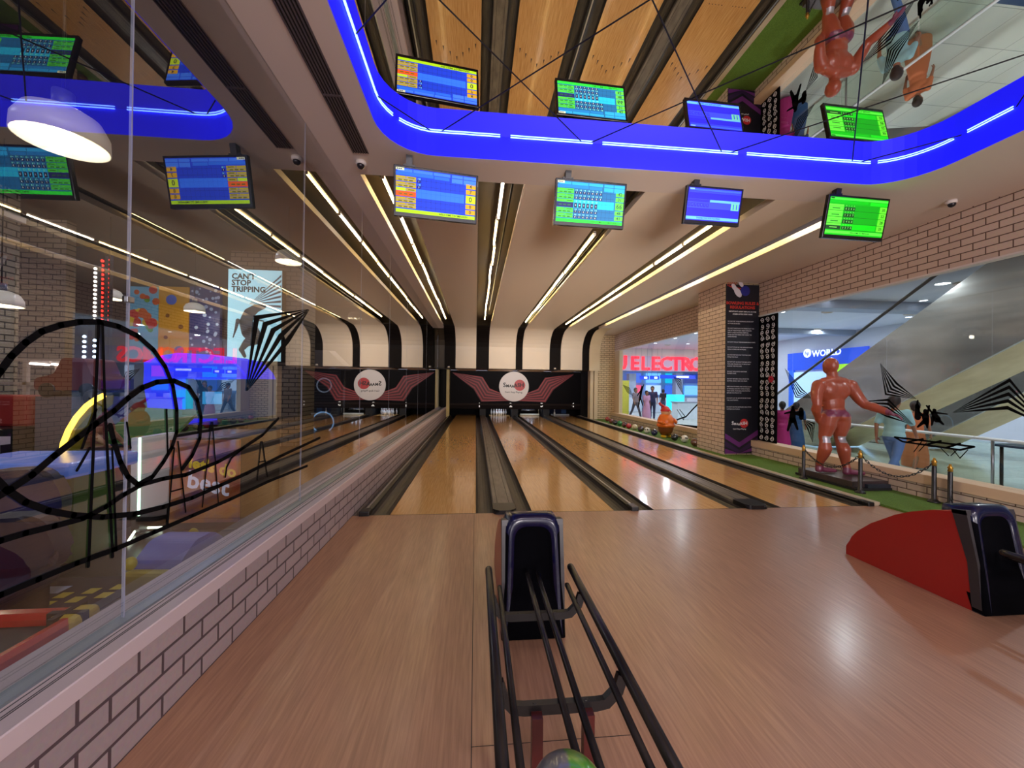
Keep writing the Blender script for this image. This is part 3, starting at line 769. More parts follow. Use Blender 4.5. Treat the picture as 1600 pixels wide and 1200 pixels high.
# ================================================================== ball returns
M_redshell = mat('red_shell', (158, 22, 16), 0.32, coat=0.15)
M_hood = mat('navy_hood', (5, 6, 40), 0.25, coat=0.2, spec=0.3)
M_band = mat('hood_band', (44, 40, 42), 0.45)
M_rail = noise_mix('worn_black_rail', (22, 20, 20), (52, 46, 40), 14, (1, .3, 1), rough=0.28, metal=0.4, lo=.4, hi=.7)
M_legred = mat('leg_red', (70, 16, 12), 0.4)
def ball_return(x0r, label):
    t = thing('ball_return', label, 'ball return', (x0r, 2.43, 0))
    W2 = .205
    def Y(v): return v - 2.43
    side = [(3.51, 0), (3.51, .10), (3.455, .19), (3.40, .265), (3.275, .385), (3.06, .54), (2.93, .61), (2.80, .665), (2.65, .715), (2.55, .35), (2.52, 0)]
    m = MB(); m.prism([(-W2, Y(a), b) for a, b in side], (2*W2, 0, 0))
    ed = [e for e in m.bm.edges if abs(e.verts[0].co.x - e.verts[1].co.x) < 1e-4 and e.verts[0].co.z > .05 and e.verts[1].co.z > .05 and (e.verts[0].co.y > .2 and e.verts[1].co.y > .2)]
    bmesh.ops.bevel(m.bm, geom=ed, offset=.022, segments=3, affect='EDGES', profile=.6)
    m.build('red_shell', M_redshell, t)
    m = MB(); bandp = [(2.66, .719), (2.56, .35), (2.53, 0), (2.47, 0), (2.50, .35), (2.57, .73)]
    for xs in (-W2 - .003, W2 - .027): m.prism([(xs, Y(a), b) for a, b in bandp], (.03, 0, 0))
    m.prism([(-W2 - .003, Y(a), b) for a, b in [(2.66, .719), (2.655, .69), (2.56, .70), (2.57, .735)]], (2*W2 + .006, 0, 0)); m.build('grey_band', M_band, t)
    # hood: tall rounded rear face with an arched opening
    n = 7
    outer = round_poly([(-W2 - .004, 0), (W2 + .004, 0), (.185, .775), (-.185, .775)], [.012, .012, .11, .11], n)
    lip = round_poly([(-W2 + .02, .02), (W2 - .02, .02), (.158, .745), (-.158, .745)], [.012, .012, .10, .10], n)
    inner = round_poly([(-.135, .31), (.135, .31), (.122, .695), (-.122, .695)], [.03, .03, .09, .09], n)
    deep = round_poly([(-.125, .33), (.125, .33), (.112, .67), (-.112, .67)], [.03, .03, .08, .08], n)
    yf = lambda z: .0 + .12*z/.77
    m = MB(); m.smooth = True
    R0 = [m.bm.verts.new((x, yf(z) + .20 if z > .05 else .10, min(z, .735) if z > .7 else z)) for x, z in outer]
    R1 = [m.bm.verts.new((x, yf(z) + .03, z)) for x, z in outer]
    R2 = [m.bm.verts.new((x, yf(z), z)) for x, z in lip]
    R3 = [m.bm.verts.new((x, yf(z) + .012, z)) for x, z in inner]
    R4 = [m.bm.verts.new((x, yf(z) + .045, z)) for x, z in deep]
    N = len(outer)
    for A, B, mi in ((R0, R1, 0), (R1, R2, 0), (R2, R3, 0), (R3, R4, 1)):
        m.mi = mi
        for i in range(N): m._face([A[i], A[(i+1) % N], B[(i+1) % N], B[i]])
    m.mi = 1; m._face(R4)
    for f in m.bm.faces:
        if f.calc_center_median().z < .36: f.material_index = 1
    m.build('hood', [M_hood, mat('hood_inside', (3, 3, 6), 0.9, spec=0.05)], t)
    # rails: z and x measured from the floor and the return's own axis
    cxr = .385 - .0
    def tube(name, x, z, ya, yb, r, mt=M_rail):
        mm = MB(); mm.tube([(x, Y(ya), z), (x, Y(ya) - .02, z), (x, Y(yb), z)], r, 12)
        mm.ball((x, Y(ya), z), r, 12, 8); return mm.build(name, mt, t)
    tube('side_rail', .083 - cxr, .536, 2.30, .55, .021); tube('side_rail', .581 - cxr, .536, 2.30, .55, .021)
    tube('guard_rail', .137 - cxr, .516, 2.13, .55, .0135); tube('guard_rail', .519 - cxr, .516, 2.13, .55, .0135)
    tube('track_rail', .335 - cxr, .436, 2.44, .55, .0145); tube('track_rail', .398 - cxr, .436, 2.44, .55, .0145)
    for yb in (2.03, 1.45):
        pr = [(.083 - cxr + .008, Y(yb), .52), (.11 - cxr, Y(yb), .462), (.15 - cxr, Y(yb), .418), (.19 - cxr, Y(yb), .412), (.47 - cxr, Y(yb), .412), (.51 - cxr, Y(yb), .418), (.555 - cxr, Y(yb), .462), (.581 - cxr - .008, Y(yb), .52)]
        mm = MB(); mm.sweep([(-.02, -.013), (.02, -.013), (.02, .013), (-.02, .013)], pr, up=(0, 1, 0)); 
        cb = mm.build('crossbar', M_black, t)
        mm = MB()
        for x in (.23, .43): mm.cyl((x - cxr, Y(yb), .425), (x - cxr, Y(yb), .434), .012, .008, 10)
        mm.build('crossbar_bolt', M_black, cb)
    for x in (.235, .43):
        mm = MB(); mm.box((x - cxr - .02, Y(1.40), 0), (x - cxr + .02, Y(1.44), .41)); mm.build('leg', M_legred, t)
    for x in (.235, .43):
        mm = MB(); mm.box((x - cxr - .02, Y(.66), 0), (x - cxr + .02, Y(.70), .41)); mm.build('leg', M_legred, t)
    return t
ball_return(.392, 'ball return in the middle foreground with navy hood opening towards the viewer and black rails')
ball_return(3.905, 'red-sided ball return with navy hood at the right edge, beside the green grass')

def two_tone(name, c1, c2, off=0.0):
    m = mat(name, c1, 0.28, coat=0.5)
    nt = m.node_tree; b = nt.nodes['Principled BSDF']; L = nt.links.new
    tc = nt.nodes.new('ShaderNodeTexCoord'); sp = nt.nodes.new('ShaderNodeSeparateXYZ'); nz = nt.nodes.new('ShaderNodeTexNoise'); nz.inputs['Scale'].default_value = 14
    ad = nt.nodes.new('ShaderNodeMath'); ad.operation = 'MULTIPLY_ADD'; ad.inputs[1].default_value = .03
    rp = nt.nodes.new('ShaderNodeValToRGB'); rp.color_ramp.elements[0].position = .5 + off; rp.color_ramp.elements[1].position = .515 + off
    rp.color_ramp.elements[0].color = (*lin(c1), 1); rp.color_ramp.elements[1].color = (*lin(c2), 1)
    a2 = nt.nodes.new('ShaderNodeMath'); a2.operation = 'MULTIPLY_ADD'; a2.inputs[1].default_value = 2.0; a2.inputs[2].default_value = .485
    L(tc.outputs['Object'], sp.inputs[0]); L(tc.outputs['Object'], nz.inputs['Vector']); L(nz.outputs['Fac'], ad.inputs[0]); L(sp.outputs['X'], ad.inputs[2]); L(ad.outputs[0], a2.inputs[0]); L(a2.outputs[0], rp.inputs['Fac']); L(rp.outputs['Color'], b.inputs['Base Color'])
    return m
t = thing('bowling_ball', 'half green, half grey bowling ball resting on the rails of the middle ball return', 'bowling ball', (.258, 1.0, .531))
MB().ball((0, 0, 0), .108, 40, 28).build('ball_shell', two_tone('ball_green_grey', (104, 106, 112), (70, 140, 32)), t)
m = MB()
for a, b in ((-.02, .04), (.015, .045), (0, .0)): m.cyl((a, -.098, b*.9 - .02), (a, -.1065, b*.9 - .02), .012, seg=12)
m.build('finger_hole', M_blackm, t)

# ================================================================== rules banner on the brick column
BY = 8.80
def bxy(px, py):
    v = at_y(px, py, BY); return (v.x, v.z)
M_ban = mat('banner_navy', (12, 12, 26), 0.45)
t = thing('rules_banner', 'tall black bowling rules banner on the near face of the brick column', 'banner', (6.03, BY, .05))
bx0, bz0 = 6.03, .05
MB().box((0, -.012, 0), (.86, .015, 4.12)).build('board', M_ban, t)
def bl(px, py):      # banner-local point from where it shows in the photograph, squeezed to the board's width
    x, z = bxy(px, py); return ((x - 6.055) * .82 + .01, z - bz0)
def btext(name, rows, size, rgb, wgt=.0):
    m = MB()
    for s, px, py, al in rows:
        x, z = bl(px, py); text_bm(m, s, size, face_cam((x, -.0135, z)), weight=wgt, align=al, depth=.0006)
    return m.build(name, mat('banner_ink_%d_%d_%d' % rgb, rgb, 0.5), t)
btext('heading_lettering', [('BOWLING RULES &', 1166, 474.5, 'CENTER'), ('REGULATIONS', 1166, 481, 'CENTER')], .098, (206, 52, 36), .003)
btext('subheading_lettering', [('IMPORTANT! AUDIT DISPLAYS ON THE', 1166, 487.5, 'CENTER'), ('SCREEN AFTER EVERY GAME', 1166, 491.5, 'CENTER')], .040, (225, 222, 225), .0015)
rules = [(502, 'DO NOT LET YOUR BOWLING SHOES OUT'), (505.5, 'AT YOUR SHOE SIZE.'), (513, 'DO NOT TAKE FOOD OR DRINKS PAST THE'), (516.3, 'LINE IN THE BOWLING AREA WHILE AN'), (519.6, 'EMPTY LANE IS WAITING. KEEP ALL'),
         (522.9, 'FOOD ON THE TABLES AND CLEAR THE'), (526, 'LANE OF BAGS.'), (534.5, 'DO NOT THROW THE BOWLING BALLS HARD.'), (542.5, 'DO NOT STAND IN THE APPROACH AREA'), (545.8, 'WHILE OTHERS ARE BOWLING.'),
         (554.5, 'DO NOT STEP BEYOND THE FOUL LINE'), (557.8, 'WHILE YOU PLAY.'), (565.5, 'DO NOT LIFT OR DROP THE BALL INTO'), (568.8, 'THE LANE. PLEASE ROLL IT SMOOTHLY'), (572, 'ACROSS THE FOUL LINE.'),
         (580.5, 'DO NOT WALK INTO ANOTHER'), (583.5, 'PLAYER\'S LANE.'), (592, 'DO NOT RETURN A BALL FROM THE'), (595.3, 'GUTTER. KINDLY ASK OUR STAFF.'), (604, 'KEEP YOUR FINGERS AND HANDS CLEAR'), (607.3, 'OF THE BALL RETURN WHEN IT RUNS.'),
         (610.6, 'WAIT UNTIL YOUR BALL HAS STOPPED'), (613.8, 'BEFORE YOU PICK IT UP.'), (622, 'DO NOT PLAY IN GROUPS MORE THAN'), (625.3, 'THE LANE PERMITS.'), (636, 'DO NOT USE THE BOWLING AREA WITH'), (639.3, 'OUTSIDE FOOTWEAR.')]
btext('rules_lettering', [(s, 1138 - (y - 500)*.014, y, 'LEFT') for y, s in rules], .034, (205, 203, 214), .0008)
pt = Vector((bl(1161, 662)[0], -.0135, bl(1161, 662)[1]))
logo(t, face_cam(pt), .44, dark=False)
m = MB()
for k, (yo, cc) in enumerate(((0, 0), (12, 1), (24, 0))):   # purple arrows at the foot
    m.mi = cc
    for (xa, ya), (xb, yb) in (((1131, 677 + yo), (1160, 691 + yo)), ((1160, 691 + yo), (1199, 671 + yo))):
        a, b, c_, d_ = bl(xa, ya), bl(xb, yb), bl(xb, yb + 8), bl(xa, ya + 8)
        m.quad(*[(min(max(p[0], 0), .86), -.0128, max(p[1], .004)) for p in (a, b, c_, d_)])
m.build('arrow_print', [mat('banner_purple', (104, 36, 112), 0.5), mat('banner_purple_dark', (50, 22, 66), 0.5)], t)
m = MB()
for k in range(5):
    xa = 1137 + k*3.4
    a, b, c_ = bl(xa + 9, 433), bl(xa, 446 + k*.6), bl(xa + 15, 452)
    m.sweep([(-.008, 0), (.008, 0), (.008, .001), (-.008, .001)], [(a[0], -.013, a[1]), (b[0], -.013, b[1]), (c_[0], -.013, c_[1])], up=(0, 1, 0))
m.build('stripe_print', mat('banner_red', (190, 44, 36), 0.5), t)
m = MB()
for px, py, s in ((1150, 449, .1), (1157, 457, .14), (1163, 444, .09)):
    a = bl(px, py); m.ball((a[0], -.0125, a[1]), s, 14, 8, (.55, .02, 1.0), Matrix.Rotation(math.radians(-35), 3, 'Y'))
m.build('pin_print', mat('banner_white', (222, 214, 222), 0.5), t)
a = bl(1171, 455); MB().ball((a[0], -.0125, a[1]), .125, 18, 12, (1, .03, 1)).build('ball_print', mat('banner_blue', (36, 40, 130), 0.4), t)

# black strip with white swirls beside the banner
t = thing('swirl_panel', 'narrow black panel with white swirl ornament between banner and large window', 'panel', (6.885, 8.2, .38))
MB().box((-.012, 0, 0), (.01, .58, 3.0)).build('panel_board', M_vinyl, t)
m = MB(); random.seed(5)
for k in range(20):
    zc = .10 + k*.147; s = 1 if k % 2 else -1
    for yc, rr in ((.12, .056), (.29, .06), (.46, .056)):
        pts = []
        for i in range(22):
            a = i*.42 * s; r_ = rr*(1 - i/24)
            pts.append((-.016, yc + r_*math.cos(a + k), zc + r_*1.2*math.sin(a + k)))
        m.tube(pts, .008, 5, up=(1, 0, 0))
m.build('swirl_print', mat('swirl_white', (222, 220, 225), 0.5), t)
a = Vector((6.858, 8.36, 1.86)); t2 = thing('paper_flower', 'small dark red flower stuck on the black swirl panel', 'flower', a)
m = MB()
for k in range(6): m.ball((0, .05*math.cos(k*PI/3), .05*math.sin(k*PI/3)), .036, 8, 6, (.5, 1, 1))
m.build('petals', mat('flower_red', (170, 24, 50), 0.6), t2)

# ================================================================== row of balls and the figurine on the grass
def soccer():
    if 'soccer_ball_skin' in _M: return _M['soccer_ball_skin']
    m = mat('soccer_ball_skin', (222, 220, 214), 0.4); nt = m.node_tree; L = nt.links.new
    tc = nt.nodes.new('ShaderNodeTexCoord'); v = nt.nodes.new('ShaderNodeTexVoronoi'); v.inputs['Scale'].default_value = 10
    r = nt.nodes.new('ShaderNodeValToRGB'); r.color_ramp.interpolation = 'CONSTANT'
    r.color_ramp.elements[0].color = (*lin((24, 24, 26)), 1); r.color_ramp.elements[1].position = .30; r.color_ramp.elements[1].color = (*lin((226, 222, 214)), 1)
    L(tc.outputs['Object'], v.inputs['Vector']); L(v.outputs['Distance'], r.inputs['Fac']); L(r.outputs['Color'], nt.nodes['Principled BSDF'].inputs['Base Color'])
    return m
def speckle(name, c1, c2): return noise_mix(name, c1, c2, 22, (1, 1, 1), rough=.25, coat=.5, lo=.35, hi=.6)
row = [(268, 845, 'ruby red bowling ball at the far end of the row on the grass', speckle('ball_ruby', (120, 30, 32), (170, 70, 60))), (300, 862, 'brown-red bowling ball, second from the far end of the row', speckle('ball_brownred', (84, 26, 24), (130, 50, 44))),
       (332, 873, 'near-black bowling ball between brown-red and green balls', speckle('ball_dark', (26, 20, 26), (50, 40, 46))), (373, 880, 'green bowling ball in the row on the grass', speckle('ball_green', (20, 92, 44), (46, 140, 74))),
       (412, 893, 'dark maroon bowling ball between green and bright red balls', speckle('ball_maroon', (60, 20, 28), (96, 36, 40))), (450, 903, 'bright red bowling ball in the row on the grass', speckle('ball_red', (140, 16, 30), (176, 40, 50))),
       (500, 912, 'cream bowling ball in the row on the grass', speckle('ball_cream', (200, 180, 140), (226, 208, 172))), (552, 927, 'dark purple-brown bowling ball beside the far football', speckle('ball_plum', (50, 34, 44), (82, 58, 62))),
       (607, 940, 'black and white football left of the orange figurine', 'soccer'), (667, 958, 'blue-black bowling ball just left of the orange figurine', speckle('ball_navy', (26, 28, 50), (44, 48, 84))),
       (840, 998, 'black bowling ball just right of the orange figurine', speckle('ball_black', (18, 18, 22), (40, 40, 48))), (925, 1012, 'black and white football near the brick column', 'soccer'),
       (1012, 1042, 'brown bowling ball half hidden by the brick column', speckle('ball_brown', (70, 44, 30), (110, 70, 48)))]
for zx, zy, lab, mt in row:
    p = at_z(900 + zx/5.454, 500 + zy/5.454, .136)
    sb = mt == 'soccer'
    t = thing('football' if sb else 'bowling_ball', lab, 'football' if sb else 'bowling ball', (p.x, p.y, .136), random.uniform(0, 6), 'balls in a row on the grass')
    MB().ball((0, 0, 0), .108, 24, 16).build('ball_shell', soccer() if sb else mt, t)
    if not sb:
        m = MB()
        for a, b in ((-.02, -.02), (.02, -.02), (0, .025)): m.cyl((a, b, .09), (a, b, .1065), .011, seg=8)
        m.build('finger_hole', M_blackm, t)
p = at_z(900 + 765/5.454, 500 + 1005/5.454, .03)
t = thing('gnome_figurine', 'orange garden figurine with red pointed hat standing among the balls', 'figurine', (6.1, 11.85, .028)); t.scale = (.86, .86, .86)
m = MB(); m.lathe([(0, .10), (.17, .10), (.24, .22), (.27, .33), (.28, .40)], seg=24); m.build('trousers', mat('figurine_brown', (110, 56, 18), 0.4), t)
m = MB(); m.lathe([(.28, .40), (.32, .42), (.325, .50), (.29, .52), (.30, .60), (.275, .72), (.21, .84), (.13, .90), (0, .92)], seg=24); m.build('coat', mat('figurine_orange', (216, 104, 14), 0.35), t)
m = MB(); m.ball((-.01, -.02, .94), .17, 18, 12, (1, .95, .9)); m.ball((.05, -.18, .95), .045, 10, 8); m.ball((.13, -.06, .98), .06, 10, 8); m.build('head', mat('figurine_skin', (226, 170, 120), 0.4), t)
m = MB(); m.tube([(.0, -.02, 1.02), (-.03, -.02, 1.10), (-.10, -.02, 1.17), (-.19, -.03, 1.21), (-.27, -.03, 1.29)], .05, 12)
m.lathe([(.175, .98), (.185, 1.01), (.15, 1.09), (.10, 1.15), (.03, 1.18), (0, 1.18)], (-.02, -.02, 0), 20); m.build('hat', mat('figurine_hat', (196, 40, 36), 0.4), t)
m = MB(); m.ball((-.12, -.08, .05), .1, 14, 8, (.9, 1.5, .5)); m.build('shoe', mat('figurine_yellow', (230, 180, 20), 0.4), t)
m = MB(); m.ball((.13, -.06, .05), .1, 14, 8, (.9, 1.5, .5)); m.build('shoe', mat('figurine_yellow', (230, 180, 20), 0.4), t)
m = MB(); m.tube([(.26, -.04, .70), (.33, -.12, .62), (.26, -.26, .60)], .06, 10); m.ball((.25, -.28, .60), .055, 10, 8); m.build('arm', mat('figurine_orange', (216, 104, 14), 0.35), t)
m = MB(); m.tube([(-.26, -.04, .70), (-.32, -.12, .60), (-.22, -.25, .56)], .06, 10); m.ball((-.21, -.27, .56), .055, 10, 8); m.build('arm', mat('figurine_orange', (216, 104, 14), 0.35), t)

# ================================================================== red statue on its plinth, rope posts
SB = Vector((6.24, 6.15, .17))
t = thing('statue_plinth', 'black two-step plinth under the red statue on the grass', 'plinth', (6.24, 6.1, .028))
MB().box((-.22, -.545, 0), (.42, .62, .04), .004).build('bottom_step', M_blackm, t)
MB().box((-.215, -.48, .04), (.42, .56, .139), .006).build('top_step', mat('plinth_brown', (66, 52, 52), 0.35), t)
MB().box((.0, -.54, .04), (.40, -.482, .10), .004).build('front_step', mat('plinth_slate', (42, 46, 58), 0.3), t)

def limb(m, pts):
    """pts: (x, y, z, r); closely spaced balls along the bones, fused later"""
    for (a, b) in zip(pts, pts[1:]):
        A, B = Vector(a[:3]), Vector(b[:3]); L_ = (B - A).length; n_ = max(2, int(L_ / (0.45*min(a[3], b[3]))) + 1)
        for i in range(n_ + 1):
            k = i / n_; m.ball(A.lerp(B, k), a[3]*(1-k) + b[3]*k, 12, 8)
def hand(m, wrist, direction, palm_n, s=1.0, curl=0.6):
    """palm, four unequal curled fingers and a thumb from its side"""
    d = Vector(direction).normalized(); nrm = Vector(palm_n).normalized(); side = d.cross(nrm).normalized(); w = Vector(wrist)
    for k in (-1, -.33, .33, 1): limb(m, [(*(w + side*k*.018*s), .017*s), (*(w + d*.085*s + side*k*.032*s), .016*s)])
    for k, ln in ((-1, .066), (-.33, .078), (.33, .072), (1, .056)):
        p = w + d*.09*s + side*k*.033*s; pts = [(*p, .0125*s)]; dd = d.copy()
        for j in range(3):
            dd = (dd + nrm*curl*.55).normalized(); p = p + dd*ln*s*(.45, .32, .23)[j]; pts.append((*p, (.012, .011, .0095)[j]*s))
        limb(m, pts)
    p = w + d*.02*s - side*.03*s; q = p + (d*.5 - side*.8 + nrm*.35).normalized()*.05*s; r_ = q + (d*.9 + nrm*.4).normalized()*.04*s
    limb(m, [(*p, .016*s), (*q, .0135*s), (*r_, .011*s)])
st = thing('statue', 'life-size red statue of a standing figure seen from behind, arm held out to the right', 'statue', SB)
m = MB()
def S(zx, zy, d=0.0): return ((1200 + zx/4.8 - 1300)/89.5, d, (741 - (550 + zy/4.8))/89.5)
P = lambda v, r: (*v, r)
sh_l, sh_r = (-.30, 0, 1.53), (.27, -.02, 1.53)
# head and neck
m.ball((-.06, .02, 1.885), .112, 20, 14, (.95, 1.12, 1.25)); m.ball((-.055, .07, 1.83), .085, 16, 12, (.9, 1.0, 1.1)); m.ball((-.055, .145, 1.865), .025, 8, 8, (.8, 1, 1.3))
for s_ in (-1, 1): m.ball((-.06 + s_*.108, .02, 1.865), .030, 8, 8, (.45, .8, 1.2))
limb(m, [(-.05, .01, 1.78, .078), (-.03, 0, 1.62, .092)])
# torso
m.ball((-.02, .03, 1.42), .21, 20, 14, (1.28, .80, 1.05)); m.ball((-.12, -.02, 1.46), .15, 16, 10, (1, .8, 1.1)); m.ball((.10, -.02, 1.46), .15, 16, 10, (1, .8, 1.1))
limb(m, [(-.21, 0, 1.585, .085), (-.02, .0, 1.62, .10), (.19, 0, 1.585, .085)])
m.ball((-.02, .01, 1.22), .165, 18, 12, (1.12, .85, 1.3)); m.ball((0, .01, 1.08), .165, 18, 12, (1.12, .9, .9))
m.ball((-.09, -.04, 1.0), .115, 14, 10); m.ball((.10, -.04, 1.0), .115, 14, 10)
# left arm: elbow out, hand on the hip
limb(m, [(*sh_l, .108), (-.355, -.02, 1.42, .092), (-.385, -.05, 1.30, .082), (-.395, -.07, 1.20, .066), (-.375, -.03, 1.12, .075), (-.30, .03, 1.0, .052)])
hand(m, (-.295, .04, .99), (.45, .35, -.75), (.8, -.2, .3), 1.25, .5)
# right arm: upper arm out and down, forearm forward
limb(m, [(*sh_r, .115), (.325, -.05, 1.42, .10), (.375, -.10, 1.30, .088), (.40, -.17, 1.205, .070), (.44, -.26, 1.18, .076), (.50, -.40, 1.12, .058), (.52, -.45, 1.09, .049)])
hand(m, (.52, -.455, 1.085), (.22, -.9, -.25), (-.2, -.3, -.9), 1.25, 1.0)
# legs
for hx, kx, cx_, ax, fy in ((-.115, -.175, -.185, -.16, .12), (.125, .12, .115, .14, -.10)):
    limb(m, [(hx, -.01, .98, .135), (hx*1.1, 0, .86, .132), ((hx + kx)/2, .01, .74, .108), (kx, .02, .63, .082), (kx, .0, .57, .080), (cx_, -.04 + fy*.2, .44, .100), (cx_ + .005, -.03 + fy*.4, .36, .094), (ax - .01, fy*.8, .20, .062), (ax, fy, .11, .060), (ax - .02, fy - .01, .05, .058)])
    m.ball((cx_, -.045 + fy*.3, .42), .095, 14, 10, (1, 1, 1.3))
    for k in range(9):
        q = k/8; m.ball((ax + .02 + .20*q, fy - .06*q, .052 - .012*q), .062 - .012*q*q, 12, 8, (1, 1.0, .75))
for v in m.bm.verts:
    if v.co.z < .004: v.co.z = .004
body = remesh_body('body', m, [mat('statue_red', (160, 76, 52), 0.36, coat=0.2), mat('statue_violet', (120, 52, 78), 0.38, coat=0.2), mat('statue_yellow', (206, 158, 34), 0.35, coat=0.4), mat('statue_silver', (190, 184, 190), 0.35, 0.6)], st, .0135, 4, .5)
for p in body.data.polygons:
    c_, nrm = p.center, p.normal
    if .70 < c_.z < .95 and c_.x > .03 and nrm.x > .45 and nrm.y < .55: p.material_index = 2
    elif 1.0 < c_.z < 1.12 and abs(c_.x) < .22: p.material_index = 1
    elif c_.z < .13: p.material_index = 1
    elif .55 < c_.z < .66 and nrm.y < -.35: p.material_index = 3
    elif c_.y < -.44: p.material_index = 1
    elif .46 < c_.z < .60 and nrm.x > .5: p.material_index = 1

M_gold = mat('brass', (196, 150, 66), 0.3, 0.9)
def rope_post(x, y, h, lab):
    t = thing('rope_post', lab, 'barrier post', (x, y, .028), 0, 'barrier posts round the statue')
    MB().lathe([(0, 0), (.07, 0), (.07, .012), (.05, .03), (.028, .05), (.026, h*.80), (.02, h*.83), (0, h*.83)], seg=16).build('pole', M_black, t)
    MB().lathe([(.02, h*.82), (.032, h*.84), (.022, h*.88), (.034, h*.91), (.018, h*.95), (.012, h), (0, h)], seg=16).build('finial', M_gold, t)
    return Vector((x, y, .028 + h*.9))
t1 = rope_post(5.905, 6.41, .60, 'black barrier post left of the red statue')
t2 = rope_post(6.0, 5.47, .66, 'black barrier post with brass top just right of the red statue')
t3 = rope_post(6.60, 4.95, .64, 'black barrier post with brass top near the ball return on the right')
t4 = rope_post(6.64, 4.79, .58, 'black barrier post standing close behind the nearest one')
def chain(a, b, sag, lab):
    t = thing('barrier_chain', lab, 'chain', a, 0, 'barrier chains')
    pts = []
    d = b - a; L_ = d.length
    n_ = int((L_ + sag) / .042)
    for i in range(n_ + 1):
        k = i/n_; pts.append(Vector((d.x*k, d.y*k, d.z*k - sag*4*k*(1-k))))
    m = MB()
    for i in range(n_):
        p, q = pts[i], pts[i+1]; e = (q - p); ln = e.length; e.normalize()
        s_ = e.cross(Vector((0, 0, 1))); s_.normalize(); w_ = s_.cross(e); u_ = s_ if i % 2 else w_
        c_ = (p + q)/2
        m.tube([c_ + e*ln*.72*math.cos(2*PI*j/8) + u_*.013*math.sin(2*PI*j/8) for j in range(8)], .0055, 5, True, up=tuple((e.cross(u_))))
    o = m.build('links', M_black, t); return t
chain(t1, t2, .26, 'black chain sagging behind the legs of the red statue')
chain(t2, t3, .27, 'long black chain sagging between the two brass-topped posts')
chain(t4, t4 + Vector((-.01, -.03, -.52)), .02, 'black chain hanging straight down from the nearest posts')

# ================================================================== vinyl stickers on the windows
def kite(lab, A, B, C0, C1, n_, X, sgn, grp='striped stickers on the windows', name='striped_sticker'):
    f = lambda p: at_x(p[0], p[1], X)
    a, b, c0, c1 = f(A), f(B), f(C0), f(C1)
    o = (a + b)/2
    m = MB()
    for k in range(n_):
        u, v = k/(n_ - .45), min(1, (k + .55)/(n_ - .45))
        p, q = c0.lerp(c1, u), c0.lerp(c1, v)
        for P_, Q_ in ((a, .02), (b, .02)):
            e0, e1 = P_.lerp(p, .03), P_.lerp(q, .03)
            m.prism([e0 - o, p - o, q - o, e1 - o], (sgn*.0012, 0, 0))
    ob = m.build(name, M_vinyl, None, o); tag(ob, lab, 'window sticker', grp); return ob
XR = XW - .003
kite('black striped kite sticker above the walking man on the large window', (1375, 567), (1433, 624), (1383, 617), (1402, 598), 5, XR, -1)
kite('black striped sticker in front of the walking man, beside the statue hand', (1340, 628), (1428, 664), (1388, 623), (1386, 652), 5, XR, -1)
kite('largest black striped sticker, cut by the right edge of the picture', (1487, 645), (1640, 668), (1578, 591), (1574, 640), 5, XR, -1)
kite('black striped sticker just left of the red statue on the window', (1226, 575), (1270, 623), (1243, 621), (1254, 608), 5, XR, -1)
kite('small black striped sticker low beside the statue legs', (1254, 654), (1270, 692), (1273, 661), (1262, 672), 4, XR, -1)
kite('small striped sticker at the top right of the far window', (1052, 588), (1068, 618), (1064, 593), (1060, 604), 4, XR, -1)
kite('small striped sticker at the left of the far window', (973, 601), (989, 619), (984, 606), (980, 613), 4, XR, -1)
kite('tall black striped kite sticker on the left glass partition', (484, 483), (384, 614), (397, 493), (452, 535), 5, XL + .009, 1)
def cap2(m, a, b, ra, rb, X, sgn):
    A, B = at_x(*a, X), at_x(*b, X)
    d = (B - A).normalized(); s_ = Vector((1, 0, 0)).cross(d)
    pts = []
    for k in range(7): an = PI*k/6; pts.append(A + s_*ra*math.cos(an) - d*ra*math.sin(an))
    for k in range(7): an = PI*k/6; pts.append(B - s_*rb*math.cos(an) + d*rb*math.sin(an))
    m.prism(pts, (sgn*.0012, 0, 0))
def silhouette(lab, bones, X, sgn, name='figure_sticker'):
    m = MB()
    for a, b, ra, rb in bones: cap2(m, a, b, ra, rb, X, sgn)
    o = m.build(name, M_vinyl); tag(o, lab, 'window sticker'); return o
silhouette('black sticker of three people leaping together, on the large window', [
    ((1434, 626), (1433, 634), .012, .016), ((1433, 634), (1434, 652), .03, .045), ((1434.5, 635.5), (1434.5, 637), .028, .028), ((1435, 642), (1441, 649), .012, .02),
    ((1446, 642), (1446, 644), .03, .03), ((1446, 650), (1447, 660), .05, .04), ((1447, 656), (1434, 667), .035, .014), ((1448, 658), (1449, 668), .032, .014), ((1449, 648), (1452, 634), .016, .013),
    ((1460, 641), (1460, 642.5), .026, .026), ((1459, 646), (1464, 655), .035, .05), ((1457, 646), (1448, 634), .015, .012), ((1463, 645), (1480, 647), .015, .008), ((1465, 655), (1474, 663), .028, .012), ((1458, 652), (1456, 664), .026, .012)], XR, -1)
silhouette('black sticker of one crouching person beside the swirl panel', [
    ((1239, 637), (1239, 638.5), .045, .045), ((1239, 643), (1238, 655), .07, .09), ((1243, 646), (1252, 646), .035, .07), ((1252, 641), (1252, 652), .06, .06), ((1235, 644), (1226, 646), .025, .018), ((1236, 656), (1231, 672), .05, .03), ((1241, 656), (1246, 670), .05, .03)], XR, -1)
silhouette('black sticker of a dancing person on the far window', [
    ((1003, 606), (1003, 607), .09, .09), ((1002, 610), (1000, 622), .10, .09), ((1003, 609), (1006, 601), .05, .03), ((1000, 612), (996, 618), .04, .03), ((1000, 622), (997, 636), .07, .04), ((1001, 622), (1004, 633), .06, .03)], XR, -1)
m = MB()
